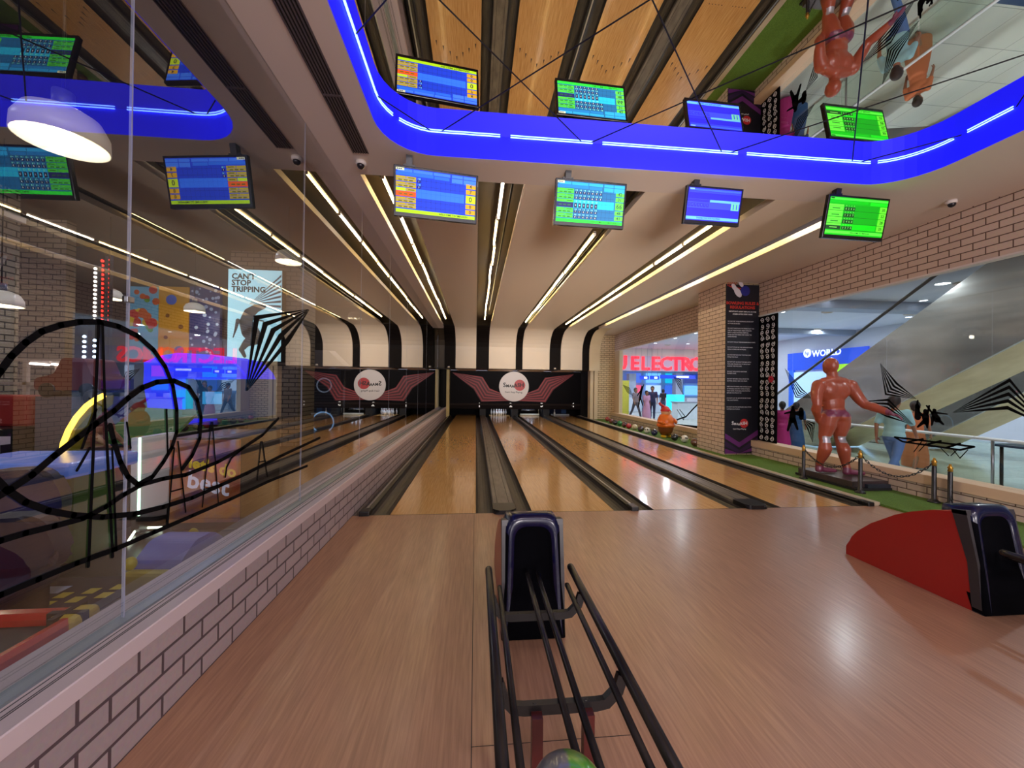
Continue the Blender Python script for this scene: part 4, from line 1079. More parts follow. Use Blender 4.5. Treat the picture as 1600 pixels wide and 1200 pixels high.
for a, b in (((1398, 683), (1522, 698)), ((1410, 690), (1500, 703)), ((1398, 683), (1410, 690)), ((1500, 703), (1522, 698)), ((1420, 690), (1442, 686)), ((1450, 694), (1470, 689)), ((1480, 699), (1500, 693))):
    cap2(m, a, b, .014, .014, XR, -1)
for a, b in (((1428, 706), (1440, 690)), ((1436, 705), (1448, 692)), ((1470, 700), (1482, 712)), ((1490, 703), (1500, 716)), ((1500, 716), (1512, 703)), ((1486, 712), (1496, 702))): cap2(m, a, b, .006, .006, XR, -1)
tag(m.build('stage_sticker', M_vinyl), 'black sticker of a slanted scaffold stage on the large window', 'window sticker')
m = MB()
for pts, w in (([(1050, 661), (1060, 655), (1072, 651), (1082, 640), (1092, 630)], .025), ([(1062, 640), (1070, 650), (1068, 656), (1058, 640)], .015), ([(1048, 663), (1070, 666), (1092, 668)], .05)):
    for a, b in zip(pts, pts[1:]): cap2(m, a, b, w, w, XR, -1)
tag(m.build('coaster_sticker', M_vinyl), 'black coaster track sticker low on the far window', 'window sticker')
# roller coaster drawing on the left glass
m = MB(); X = XL + .009
tracks = [([(-40, 640), (-12, 596), (0, 580), (18, 556), (40, 535), (65, 518), (95, 508), (125, 503), (155, 503), (185, 510), (215, 525), (240, 547), (258, 573), (270, 603), (276, 640), (276, 675), (268, 700), (255, 722), (238, 745), (215, 757), (200, 745), (188, 722), (178, 690), (172, 665)], .013),
          ([(-60, 815), (-20, 785), (15, 765), (50, 742), (85, 712), (120, 685), (150, 662), (178, 642), (200, 622), (222, 606), (245, 597), (272, 595), (295, 605), (308, 625), (314, 652), (312, 685), (300, 712), (285, 732)], .014),
          ([(-60, 690), (-20, 735), (10, 765), (40, 785), (75, 798), (115, 805), (160, 808), (210, 803), (255, 792), (300, 778), (345, 758), (385, 740), (440, 712), (500, 684)], .013),
          ([(-60, 870), (0, 845), (40, 833), (85, 822), (130, 810), (165, 792), (195, 772), (222, 757), (255, 748), (290, 742), (340, 722), (380, 700), (410, 680), (435, 654)], .012),
          ([(-60, 960), (0, 930), (60, 905), (120, 880), (180, 858), (240, 832), (300, 806), (360, 780), (420, 752), (480, 728)], .012),
          ([(352, 745), (354, 730), (362, 715), (380, 700)], .008)]
for pts, w in tracks:
    for a, b in zip(pts, pts[1:]): cap2(m, a, b, w, w, X, 1)
for a, b, w in (((160, 505), (164, 640), .006), ((154, 506), (138, 885), .007), ((164, 640), (176, 870), .007), ((175, 700), (182, 860), .005), ((150, 640), (128, 700), .006), ((140, 700), (120, 735), .006), ((278, 690), (290, 800), .005), ((272, 700), (262, 820), .005), ((268, 768), (286, 763), .004), ((330, 660), (316, 792), .005), ((332, 660), (341, 785), .005), ((318, 765), (340, 758), .004), ((408, 690), (402, 750), .005), ((410, 690), (418, 745), .005), ((405, 722), (415, 720), .004), ((260, 640), (262, 712), .006), ((198, 660), (204, 700), .005)):
    cap2(m, a, b, w, w, X, 1)
tag(m.build('coaster_sticker', M_vinyl), 'large black roller coaster drawing stuck on the left glass partition', 'window sticker')

# ================================================================== people
def person(label, loc, rz, h=1.7, shirt=(120, 160, 180), trouser=(60, 80, 120), skin=(150, 100, 74), hair=(24, 18, 16), stride=.0, arms=(0.1, -0.1), long=False, hold=None, voxel=.018, shoes=(30, 28, 30)):
    """standing or walking figure; faces local -y"""
    t = thing('person', label, 'person', loc, rz)
    k = h/1.72
    legs, arms_ = [], []
    for s_ in (-1, 1):
        sw = stride*s_
        hip = Vector((.09*s_, 0, .90)); knee = hip + Vector((.01*s_, -.43*math.sin(sw) - .03*abs(stride), -.43*math.cos(sw)))
        back = sw - .35*abs(stride)*(1 if sw < 0 else .3)
        ank = knee + Vector((0, -.40*math.sin(back) + (.08 if sw < 0 else 0)*abs(stride), -.40*math.cos(back))); ank.z = max(ank.z, .075)
        legs.append((hip, knee, ank))
        a = arms[0 if s_ < 0 else 1]
        sh = Vector((.185*s_, .0, 1.41)); el = sh + Vector((.05*s_, -.28*math.sin(a), -.28*math.cos(a))); wr = el + Vector((0, -.24*math.sin(a + .35), -.24*math.cos(a + .35)))
        arms_.append((sh, el, wr))
    t.location.z -= (min(l[2].z for l in legs) - .08)*k
    m = MB()
    m.ball((0, -.01, 1.60), .098, 18, 14, (.88, 1.05, 1.25)); m.ball((0, -.03, 1.53), .07, 14, 10, (.95, 1, 1)); m.ball((0, -.118, 1.59), .018, 8, 6, (.8, 1, 1.5))
    for s_ in (-1, 1): m.ball((.09*s_, .0, 1.59), .022, 8, 6, (.5, 1, 1.4))
    m.ball((0, -.095, 1.545), .03, 8, 6, (1.1, .5, .35))
    limb(m, [(0, .0, 1.50, .052), (0, .01, 1.40, .06)])
    limb(m, [(-.13, .01, 1.36, .075), (.13, .01, 1.36, .075)]); m.ball((0, .0, 1.25), .15, 16, 10, (1.05, .7, 1.1)); m.ball((0, 0, 1.05), .135, 16, 10, (1.02, .75, 1.1)); m.ball((0, .01, .93), .145, 16, 10, (1.1, .82, .8))
    for hip, knee, ank in legs:
        limb(m, [(*hip, .078), (*hip.lerp(knee, .5), .068), (*knee, .05), (*knee.lerp(ank, .35), .052), (*ank, .036)])
        limb(m, [(*(ank + Vector((0, .02, -.035))), .036), (*(ank + Vector((0, -.13, -.045))), .03)])
    for sh, el, wr in arms_:
        limb(m, [(*sh, .052), (*el, .038), (*wr, .027)])
        hand(m, wr, (wr - el), (-1 if sh.x > 0 else 1, 0, 0), .95, .5)
    for v in m.bm.verts: v.co *= k
    body = remesh_body('body', m, mat('skin_%d_%d_%d' % skin, skin, .5), t, voxel*.75, 3, .4)
    m = MB()
    limb(m, [(-.14, .012, 1.365, .088), (.14, .012, 1.365, .088)]); m.ball((0, .0, 1.25), .165, 16, 10, (1.07, .76, 1.15)); m.ball((0, 0, 1.06), .155, 16, 10, (1.05, .80, 1.15)); m.ball((0, .01, .95), .158, 16, 10, (1.12, .86, .8))
    for sh, el, wr in arms_: limb(m, [(*sh, .068), (*sh.lerp(el, .8), .058)])
    if long: m.lathe([(0, .10), (.25, .09), (.25, .4), (.20, .75), (.165, .98), (0, 1.0)], (0, 0, 0), 20)
    for v in m.bm.verts: v.co *= k
    remesh_body('shirt', m, mat('cloth_%d_%d_%d' % shirt, shirt, .8), t, voxel, 3, .4)
    if not long:
        m = MB(); m.ball((0, .01, .92), .152, 16, 10, (1.12, .88, .75))
        for hip, knee, ank in legs: limb(m, [(*hip, .094), (*hip.lerp(knee, .5), .084), (*knee, .068), (*knee.lerp(ank, .9), .062)])
        for v in m.bm.verts: v.co *= k
        remesh_body('trousers', m, mat('cloth_%d_%d_%d' % trouser, trouser, .85), t, voxel, 3, .4)
    m = MB(); m.ball((0, .015, 1.635), .108, 16, 12, (.92, 1.0, 1.12)); m.ball((0, .06, 1.57), .07, 12, 8, (1.0, .7, 1.2))
    for v in m.bm.verts:
        if v.co.y < -.055 and v.co.z < 1.665: v.co.y = -.055
        v.co *= k
    m.build('hair', mat('hair_%d_%d_%d' % hair, hair, .6), t)
    for hip, knee, ank in legs:
        m = MB(); a = ank*k; m.ball((a.x, a.y - .05*k, max(a.z - .045*k, .03)), .05*k, 12, 8, (.9, 2.4, .75)); m.build('shoe', mat('shoe_%d_%d_%d' % shoes, shoes, .5), t)
    return t

# ================================================================== shopping mall beyond the right-hand windows
def tile_mat(name, c, line, size, rough):
    m = brick(name, 'x', c, tuple(v - 6 for v in c), line, size, size, .006)
    nt = m.node_tree
    tc = [n for n in nt.nodes if n.type == 'TEX_COORD'][0]; t = [n for n in nt.nodes if n.type == 'TEX_BRICK'][0]
    nt.links.new(tc.outputs['Object'], t.inputs['Vector']); t.offset = 0
    nt.nodes['Principled BSDF'].inputs['Roughness'].default_value = rough
    return m
structure(MB().box((7.05, -6, -.12), (26, 34, 0)).build('floor_mall', tile_mat('mall_tile', (206, 210, 200), (150, 156, 150), .8, .12)))
structure(MB().box((7.05, -6, 4.2), (26, 34, 4.3)).build('ceiling_mall', mat('mall_ceiling_paint', (206, 212, 226), .6)))
structure(MB().box((16.2, -6, 0), (16.4, 19.6, 4.2)).build('wall_mall_right', mat('mall_wall', (196, 204, 222), .5)))
structure(MB().box((7.05, 24.6, 3.72), (26, 24.8, 4.2)).build('trim_7', M_white))
structure(MB().box((7.05, 29.4, 0), (26, 29.5, 4.2)).build('wall_mall_far', mat('shop_back_wall', (170, 205, 235), .5)))
structure(MB().box((25.9, 19.6, 0), (26, 29.4, 4.2)).build('wall_mall_east', mat('mall_wall', (196, 204, 222), .5)))
structure(MB().box((7.05, 18.62, 0), (7.2, 29.4, 4.2)).build('wall_mall_west', mat('mall_wall', (196, 204, 222), .5)))
structure(MB().box((7.05, 10.0, 3.95), (16.2, 10.5, 4.2)).build('ceiling_mall_beam', mat('mall_beam', (150, 160, 178), .5)))
structure(MB().box((9.8, 15.0, 3.98), (26, 15.4, 4.2)).build('ceiling_mall_beam_far', mat('mall_beam', (150, 160, 178), .5)))
for i, (x, y) in enumerate(MALL_LIGHTS):
    t = thing('mall_downlight', 'round white downlight in the pale mall ceiling beyond the right windows', 'light', (x, y, 4.2), 0, 'mall downlights')
    MB().lathe([(.135, 0), (.17, 0), (.17, -.02), (.15, -.055), (.135, -.055), (.135, 0)], seg=20).build('trim_ring', M_white, t)

for px, py in ((978, 548), (997, 545), (1000, 553), (1024, 536), (1020, 549), (1041, 554), (1055, 528), (1066, 549), (1075, 537), (1087, 520), (1082, 555), (1222, 487), (1302, 465), (1412, 437), (1229, 532), (1285, 532), (1230, 541), (1348, 525), (1443, 469), (1420, 495), (1338, 534), (1275, 541)):
    v = at_z(px, py, 4.2)
    t = thing('mall_downlight', 'round white downlight in the pale mall ceiling beyond the right windows', 'light', (v.x, v.y, 4.2), 0, 'mall downlights')
    MB().lathe([(.09, -.004), (.115, -.004), (.115, -.018), (.10, -.022), (.09, -.016)], seg=16).build('trim_ring', M_white, t)
    MB().cyl((0, 0, -.013), (0, 0, -.008), .09, seg=16).build('lens', glow('downlight_lens', (240, 246, 255), 9), t)

structure(MB().box((7.06, -6.1, 0), (26, -6, 4.2)).build('wall_mall_light_block', mat('mall_wall', (196, 204, 222), .5)))  # unseen wall added to keep world light out of the mall
# electronics store
ST = thing('store_sign', 'big red letters of the electronics store seen through the far window', 'sign', (7.25, 24.6, 0))
MB().box((0, 0, 2.72), (14, .12, 3.72)).build('fascia_board', mat('fascia_lilac', (206, 198, 222), .5), ST)
tx = at_y(985, 568, 24.5)
u0 = at_y(985, 557.5, 24.5).z; u1 = at_y(985, 579, 24.5).z
caph = u0 - u1
x = at_y(965, 568, 24.5).x - 7.25 - .05
M_neon = glow('red_letter', (255, 40, 62), 1.5)
pitch = (at_y(1082, 568, 24.5).x - at_y(985.5, 568, 24.5).x) / 6
x = tx.x - 7.25
letters = [('J', -1.02), ('U', -1.95)] if False else []
adv = 0
for ch in 'ELECTRONICS':
    m = MB(); text_bm(m, ch, caph*1.36, face_cam((x + adv + pitch*(.2 if ch == 'I' else .46), -.05, (u0 + u1)/2)), weight=.03, depth=.04)
    m.build('letter', M_neon, ST); adv += pitch*(.5 if ch == 'I' else 1.0)
m = MB(); text_bm(m, 'U', caph*1.40, face_cam((at_y(970.5, 568, 24.5).x - 7.25, -.05, (u0 + u1)/2)), weight=.045, depth=.04); m.build('letter', M_neon, ST)
sf = thing('shop_fitting', 'pale counters and shelves of the electronics store behind the shoppers', 'shop shelving', (7.4, 25.5, 0))
m = MB()
for k, (x_, w_, h_) in enumerate(((.2, .5, 2.6), (3.6, .5, 2.7), (6.6, .6, 2.7), (9.6, .5, 2.6))): m.box((x_ + 3, .3, 0), (x_ + 3 + w_, .8, h_))
m.build('pillar', mat('shop_pillar', (196, 214, 240), .4), sf)
for k in range(9):
    m = MB(); x_ = 1.4 + k*1.35; m.box((x_, -.4 - (k % 3)*.4, 0), (x_ + .9, .1 - (k % 3)*.4, .95), .02); m.build('counter', mat('shop_counter', (214, 226, 244), .3), sf)
for k in range(16):
    cc = ((20, 190, 220), (120, 200, 255), (60, 110, 220), (190, 220, 255), (236, 90, 130), (30, 60, 140))[(k*5) % 6]
    m = MB(); x_ = 1.2 + (k % 8)*1.6; z_ = 1.05 if k < 8 else 2.0; m.box((x_, 3.7, z_), (x_ + 1.2, 3.78, z_ + .75)); m.build('display_screen', glow('shop_screen_%d' % ((k*5) % 6), cc, 1.1), sf)
for k, (px_a, px_b, py) in enumerate(((1000, 1014, 590), (1016, 1030, 590), (1032, 1087, 588.5))):
    a, b = at_y(px_a, py, 23.9), at_y(px_b, py, 23.9)
    s_ = thing('hanging_sign', ['short blue hanging sign, left one in the electronics store', 'short blue hanging sign, middle one in the electronics store', 'long blue hanging sign, right one in the electronics store'][k], 'sign', (a.x, 23.9, a.z - .12), 0)
    MB().box((0, 0, 0), (b.x - a.x, .06, .24)).build('sign_board', glow('shop_blue', (24, 60, 200), .8), s_)
    MB().box(((b.x - a.x)*.45, -.01, .06), ((b.x - a.x)*.8, 0, .18)).build('sign_print', glow('shop_white', (225, 238, 255), 1.3), s_)
    m = MB(); m.cyl((.1, .03, .24), (.1, .03, 4.2 - (a.z - .12)), .01, seg=6).cyl((b.x - a.x - .1, .03, .24), (b.x - a.x - .1, .03, 4.2 - (a.z - .12)), .01, seg=6); m.build('hanger', M_alu, s_)
a = at_y(1056, 632, 20.5)
t = thing('display_stand', 'glowing cyan display panel standing in the mall beyond the far window', 'display', (a.x, 20.5, 0))
MB().box((-.5, 0, .30), (.5, .12, 1.25), .01).build('display_panel', glow('cyan_panel', (40, 210, 240), 1.3), t)
MB().box((-.55, -.05, 0), (.55, .25, .30), .01).build('display_base', M_white, t)
a = at_y(1073, 640, 19.0)
t = thing('kiosk_counter', 'white kiosk counter with rails in the mall beyond the far window', 'counter', (a.x, 19.0, 0))
MB().box((-.5, 0, 0), (.9, .6, .85), .01).build('counter_body', mat('kiosk_white', (224, 234, 246), .3), t)
MB().box((-.55, -.05, .85), (.95, .65, .9), .01).build('counter_top', mat('kiosk_grey', (140, 150, 166), .3), t)
a = at_y(977, 590, 20.5)
t = thing('banner_stand', 'narrow yellow standee at the left of the far window', 'banner', (a.x, 20.5, 0))
MB().box((-.22, 0, .05), (.22, .03, 2.0)).build('banner_cloth', mat('standee_yellow', (214, 206, 70), .5), t); MB().box((-.24, -.12, 0), (.24, .12, .05)).build('banner_foot', M_alu, t)
a = at_z(993, 653, 0); person('person in a checked grey shirt, leftmost shopper beyond the far window', (a.x, a.y, 0), .4, 1.62, (120, 110, 124), (50, 56, 80), stride=.35, voxel=.03)
a = at_z(1019, 655, 0); person('person in dark navy clothes walking beyond the far window', (a.x, a.y, 0), -.5, 1.7, (40, 44, 84), (38, 44, 74), stride=.3, voxel=.03)
a = at_z(1010, 656, 0); person('person in pink dress beside the shopper in navy', (a.x, a.y, 0), .2, 1.45, (206, 150, 186), (180, 130, 160), long=True, voxel=.03)
a = at_z(1036, 646, 0); person('person in black top near the cyan display panel', (a.x, a.y, 0), 2.2, 1.5, (24, 24, 36), (60, 70, 100), voxel=.03)

# store with a blue fascia further down the mall
WX = 16.15
def wl(px, py): v = at_x(px, py, WX); return v
c0, c1 = wl(1233, 553), wl(1336, 581)
yA, yB = c0.y, c1.y
t = thing('store_sign', 'blue illuminated store fascia with round white emblem beyond the escalator', 'sign', (WX, yB, 0))
zt_, zb_ = wl(1285, 548).z, wl(1285, 577).z
MB().box((-.08, -.6, zb_), (0, yA - yB, zt_)).build('fascia_board', glow('world_blue', (22, 70, 200), .75), t)
e = wl(1264, 552); m = MB(); m.cyl((-.10, e.y - yB, e.z), (-.08, e.y - yB, e.z), .21, seg=28); m.build('emblem_disc', glow('emblem_white', (225, 240, 255), 1.3), t)
fr = lambda p: frame((-.105, p.y - yB, p.z), (0, -1, 0), (0, 0, 1))
m = MB(); text_bm(m, 'hp', .26, fr(e) @ Matrix.Shear('XZ', 4, (0, 0)), weight=.006); m.build('emblem_print', glow('world_blue', (22, 70, 200), .75), t)
e2 = wl(1294, 551.5); m = MB(); text_bm(m, 'WORLD', .40, fr(e2), weight=.012); m.build('sign_lettering', glow('emblem_white', (225, 240, 255), 1.3), t)
a, b = wl(1242, 578), wl(1288, 640)
t = thing('shop_window', 'pale blue lit window of the store under the blue fascia', 'shop window', (WX, 0, 0))
MB().box((-.05, b.y - 2.2, .1), (0, a.y, zb_ - .1)).build('lit_pane', glow('shop_window_glow', (170, 206, 250), .85), t)
MB().box((-.07, a.y, .0), (0, a.y + .3, zb_)).build('window_post', glow('world_blue2', (20, 90, 210), .6), t)
a, b = wl(1316, 569), wl(1330, 590)
t = thing('lime_poster', 'lime green poster partly hidden by the escalator', 'poster', (WX - .1, b.y, b.z))
MB().box((-.02, 0, 0), (0, a.y - b.y + .3, a.z - b.z)).build('poster_board', glow('lime', (150, 214, 40), .8), t)

# escalators: steel-clad sides rising towards the camera
M_clad = noise_mix('brushed_cladding', (150, 150, 146), (184, 184, 180), 1.3, (1, .35, 1.5), rough=0.24, metal=0.75, lo=.35, hi=.75, detail=2, bump=.9)
M_soffit = noise_mix('beige_soffit', (188, 172, 130), (206, 192, 150), 2, rough=.5)
def escalator(label, X0, X1, up_a, up_b, lo_a, lo_b, rail_a, rail_b):
    A, B = at_x(*up_a, X0), at_x(*up_b, X0); Cc, D_ = at_x(*lo_a, X0), at_x(*lo_b, X0)
    def ext(p, q, y): k = (y - p.y)/(q.y - p.y); return p + (q - p)*k
    ylow, yhigh = 13.4, -3.0
    t = thing('escalator', label, 'escalator', (X0, 0, 0), 0, 'escalators')
    u0_, u1_ = ext(A, B, ylow), ext(A, B, yhigh); l0_, l1_ = ext(Cc, D_, ylow), ext(Cc, D_, yhigh)
    def clampz(p, q):      # stop at the floor
        if p.z >= .02: return p
        k = (.02 - p.z)/(q.z - p.z); return p + (q - p)*k
    u0_ = clampz(u0_, u1_); l0_ = clampz(l0_, l1_)
    def top(p, q):
        if q.z <= 9: return q
        return q
    m = MB(); m.prism([(0, u0_.y, u0_.z), (0, u1_.y, u1_.z), (0, l1_.y, l1_.z), (0, l0_.y, l0_.z)], (.06, 0, 0)); m.build('side_cladding', M_clad, t)
    m = MB(); w = X1 - X0; m.prism([(.06, l0_.y, l0_.z), (.06, l1_.y, l1_.z), (.06, l1_.y, l1_.z + .08), (.06, l0_.y, l0_.z + .08)], (w, 0, 0)); m.build('underside', M_soffit, t)
    m = MB(); m.prism([(.06, u0_.y, u0_.z - .2), (.06, u1_.y, u1_.z - .2), (.06, u1_.y, u1_.z - .12), (.06, u0_.y, u0_.z - .12)], (w, 0, 0)); m.build('step_band', M_dkmetal, t)
    if rail_a:
        r0, r1 = at_x(*rail_a, X0 + .03), at_x(*rail_b, X0 + .03); r0_, r1_ = ext(r0, r1, ylow - 1.0), ext(r0, r1, yhigh)
        m = MB(); m.tube([(.03, r0_.y, r0_.z), (.03, r1_.y, r1_.z)], .035, 8); m.build('handrail', M_black, t)
        m = MB(); m.prism([(.025, r0_.y, r0_.z), (.025, r1_.y, r1_.z), (.025, u1_.y, u1_.z), (.025, u0_.y, u0_.z)], (.01, 0, 0)); m.build('glass_balustrade', mat('balustrade_glass', (200, 215, 225), .1) if False else M_glassR, t)
    return t
escalator('nearer escalator with brushed steel side rising to the right behind the glass', 9.6, 10.9, (1307, 582), (1530, 420), (1430, 617), (1600, 530), (1215, 615), (1455, 435))
escalator('farther escalator with dark steel side low behind the walking man', 12.3, 13.6, (1330, 690), (1560, 566), (1420, 700), (1600, 612), None, None)
# glass balustrade with a white rail along the mall walkway
t = thing('balustrade', 'glass balustrade with white top rail between the walkway and the escalators', 'railing', (8.55, 0, 0))
m = MB(); m.tube([(0, -3, .84), (0, 11.6, .84)], .028, 10); m.build('top_rail', mat('rail_white', (232, 236, 240), .3), t)
for k in range(9):
    m = MB(); m.box((-.006, -3 + 1.62*k + .02, .06), (.006, -3 + 1.62*k + 1.60, .80)); m.build('glass_pane', mat('x', (0, 0, 0)) if False else glass('balustrade_pane', 1.2, 1.5, (.86, .93, .90)), t)
for k in range(6):
    m = MB(); m.cyl((0, -2.2 + 2.6*k, 0), (0, -2.2 + 2.6*k, .84), .02, seg=10); m.build('post', M_steel, t)
# passers-by
a = at_x(1397, 700, 7.75)
person('man in pale blue T-shirt and jeans walking past the large window', (7.75, a.y, 0), PI/2 + .35, 1.62, (150, 196, 204), (84, 116, 168), stride=.55, arms=(.35, -.35), shoes=(24, 24, 30))
a = at_x(1430, 690, 9.1)
person('person in orange clothes walking just beyond the man in pale blue', (9.1, a.y, 0), PI/2 + .3, 1.42, (196, 112, 70), (186, 108, 66), long=True, stride=.3)
a = at_x(1222, 680, 7.7)
person('person in magenta sari standing beyond the swirl panel', (7.7, a.y, 0), 2.6, 1.3, (170, 32, 110), (120, 20, 80), long=True)
a = at_x(1244, 680, 8.2)
person('person in dark blue dress standing behind the crouching sticker', (8.2, a.y, 0), 2.2, 1.28, (30, 74, 120), (26, 50, 90), long=True)
a = at_z(1587, 770, .0)
t = thing('cafe_table', 'dark blue topped table at the right edge beyond the large window', 'table', (9.08, 5.3, 0))
MB().box((-.42, -.5, .72), (.42, .4, .76), .01).build('table_top', mat('navy_top', (50, 74, 110), .3), t)
for x_, y_ in ((-.36, -.4), (.36, -.4), (-.36, .3), (.36, .3)): MB().cyl((x_, y_, 0), (x_, y_, .72), .022, seg=10).build('leg', M_dkmetal, t)

# ================================================================== arcade beyond the left glass
M_dark = mat('arcade_floor', (52, 44, 40), .28)
structure(MB().box((-18, -6, -.12), (-1.9, 24, 0)).build('floor_arcade', M_dark))
structure(MB().box((-18, -6, 5.0), (XL - .3, 24, 5.1)).build('ceiling_arcade', mat('arcade_ceiling', (32, 27, 27), .7)))
structure(MB().box((XL - .3, -6, ZC), (XL - .05, 20.6, 5.0)).build('wall_left_header', mat('header_brown', (42, 36, 38), .6)))
structure(MB().box((-8.4, -6, 0), (-8.2, 7.7, 5.0)).build('wall_arcade_left', brick('arcade_brick', 'y', (168, 152, 132), (150, 136, 118), (70, 58, 50), .3, .11, .012)))
structure(MB().box((-8.2, -6, 4.45), (-8.1, 7.7, 4.55)).build('trim_8', M_white))
structure(MB().box((-18, 17.5, 0), (-1.9, 17.7, 5.0)).build('wall_arcade_far', mat('arcade_wall_dark', (74, 64, 56), .7)))
structure(MB().box((-13, 10.6, 0), (-6.3, 10.8, 5.0)).build('wall_arcade_mural', mat('arcade_wall_brown', (58, 48, 44), .7)))
M_abx = brick('arcade_brick_x', 'x', (158, 140, 118), (144, 126, 106), (64, 52, 44), .3, .11, .012)
structure(MB().box((-6.25, 10.4, 0), (-4.57, 11.4, 5.0)).build('column_arcade', M_abx))
structure(MB().box((-10.2, 8.9, 0), (-8.6, 9.1, 5.0)).build('wall_arcade_nook', M_abx))

structure(MB().box((-18, -6.1, 0), (-1.75, -6, 5.0)).build('wall_arcade_light_block', mat('arcade_wall_dark', (74, 64, 56), .7)))  # unseen wall added to block world light from the arcade
def pendant(loc, d, lab, watts=7):
    t = thing('pendant_lamp', lab, 'lamp', loc)
    r = d/2
    MB().lathe([(.05, r*1.02), (r*.45, r*.98), (r*.80, r*.78), (r*.98, r*.42), (r, 0), (r*.97, 0), (r*.94, r*.40), (r*.76, r*.72), (r*.42, r*.92), (.0, r*.95)], seg=28).build('shade', mat('pendant_shade', (236, 230, 214), .35, emit=(255, 226, 170), es=.06), t)
    MB().ball((0, 0, r*.35), r*.28, 14, 10).build('bulb', glow('pendant_bulb', (255, 236, 196), 9), t)
    MB().cyl((0, 0, r), (0, 0, r*1.5), .05, seg=12).build('cap', mat('pendant_cap', (96, 96, 110), .4), t)
    MB().cyl((0, 0, r*1.5), (0, 0, 5.0 - loc[2]), .008, seg=6).build('cord', M_black, t)
    l = bpy.data.lights.new('pendant_light', 'POINT'); l.energy = watts; l.color = (1, .86, .66); l.shadow_soft_size = .06
    o = bpy.data.objects.new('pendant_light', l); o.location = (0, 0, r*.02 - .05); o.parent = t; COL.objects.link(o)
pendant(tuple(at_y(98, 224, 2.6)), .42, 'nearest white dome pendant lamp, large at the upper left behind the glass', 3)
pendant(tuple(at_y(451, 410, 7.7)), .45, 'white dome pendant lamp just right of the dinosaur light box')
pendant(tuple(at_y(171, 467, 8.6)), .42, 'white dome pendant lamp in front of the red bulb strips')
pendant(tuple(at_y(304, 487, 10.0)), .42, 'white pendant lamp hanging before the blue dotted mural')
pendant(tuple(at_y(555, 498, 12.0)), .42, 'farthest right white pendant lamp beyond the left glass')
pendant(tuple(at_y(2, 478, 6.0)), .42, 'white pendant lamp cut by the left edge of the picture')
for _x, _y, _w in ((-4.2, 4.5, 26), (-5.5, 8.0, 26), (-6.5, 2.0, 20), (-3.5, 12.5, 20)):  # lamps without fixtures, added to light the arcade contents
    area_disc('arcade_fill', (_x, _y, 4.96), .4, _w, (.86, .84, 1.0))

# light box
a, b = at_y(356, 419, 10.2), at_y(440, 566, 10.2)
t = thing('light_box', 'glowing pale blue poster with a dinosaur and slogan on the brick pillar', 'poster', (a.x, 10.2, b.z))
W, H = b.x - a.x, a.z - b.z
MB().box((0, 0, 0), (W, .18, H)).build('frame', M_black, t)
MB().box((.02, -.01, .02), (W - .02, 0, H - .02)).build('lit_face', glow('poster_cyan', (166, 216, 226), 1.2), t)
m = MB()
for i, s_ in enumerate(("CAN'T", 'STOP', 'TRIPPING')): text_bm(m, s_, .19, face_cam((.10, -.012, H - .20 - .16*i)), weight=.006, align='LEFT')
m.build('slogan_lettering', mat('poster_ink', (40, 50, 54), .5), t)
m = MB()
for k in range(7):
    m.prism([(W*.40, -.0115, H*.62 + .0), (W - .03, -.0115, H*.95 - k*.13), (W - .03, -.0115, H*.95 - k*.13 - .06)], (0, -.001, 0))
m.build('ray_print', mat('poster_grey', (130, 130, 140), .5), t)
m = MB()
fig = [(.30, .52, .10), (.36, .46, .13), (.42, .40, .19), (.50, .33, .21), (.46, .26, .17), (.36, .20, .10), (.33, .14, .07), (.30, .08, .06)]
def blob(m, pts, sc=1):
    for (x0_, z0_, r0), (x1_, z1_, r1) in zip(pts, pts[1:]):
        for i in range(7):
            k = i/6; m.ball(((x0_ + (x1_-x0_)*k)*W, -.0125, (z0_ + (z1_-z0_)*k)*H), (r0 + (r1-r0)*k)*W*.8*sc, 14, 8, (1, .03, 1))
blob(m, [(.66, .60, .06), (.52, .575, .10), (.40, .52, .13), (.34, .42, .15), (.42, .33, .20), (.52, .26, .17), (.36, .20, .09), (.27, .13, .06), (.33, .06, .04)])
blob(m, [(.20, .44, .05), (.16, .34, .03), (.12, .26, .015)]); blob(m, [(.50, .46, .03), (.66, .44, .02)])
m.build('dinosaur_print', mat('poster_dino', (112, 120, 120), .5), t)

# murals
def mural(lab, pxa, pxb, base, extra):
    a, b = at_y(pxa, 448, 10.55), at_y(pxb, 562, 10.55)
    t = thing('mural_panel', lab, 'wall mural', (a.x, 10.5, b.z)); w, h = b.x - a.x - .02, a.z - b.z
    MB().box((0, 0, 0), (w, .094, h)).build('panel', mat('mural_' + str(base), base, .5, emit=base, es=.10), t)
    groups = {}
    for (x, z, r, c) in extra: groups.setdefault(c, []).append((x, z, r))
    for c, l in groups.items():
        m = MB()
        for i, (x, z, r) in enumerate(l): m.ball((x*w, -.002 - .001*i*.1, z*h), r, 14, 8, (1, .04, 1))
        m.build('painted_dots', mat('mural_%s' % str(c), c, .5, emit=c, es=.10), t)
random.seed(11)
mural('bright mural of red, yellow and green balloons, leftmost of three', 206, 249, (100, 170, 200), [(random.uniform(.05, .95), random.uniform(.2, .98), random.uniform(.06, .13), random.choice(((190, 40, 40), (214, 180, 40), (90, 150, 40), (200, 90, 40)))) for _ in range(26)])
mural('yellow mural with round blue holes, middle one of three', 251, 297, (204, 146, 30), [(.42, .82, .13, (40, 90, 190)), (.30, .60, .05, (120, 70, 20)), (.75, .45, .06, (120, 70, 20)), (.25, .30, .05, (120, 70, 20)), (.7, .12, .12, (60, 90, 150))])
mural('dark blue mural with pale dots, rightmost of three', 299, 346, (36, 50, 110), [(random.uniform(.05, .95), random.uniform(.03, .97), random.uniform(.02, .05), (170, 190, 220)) for _ in range(40)])

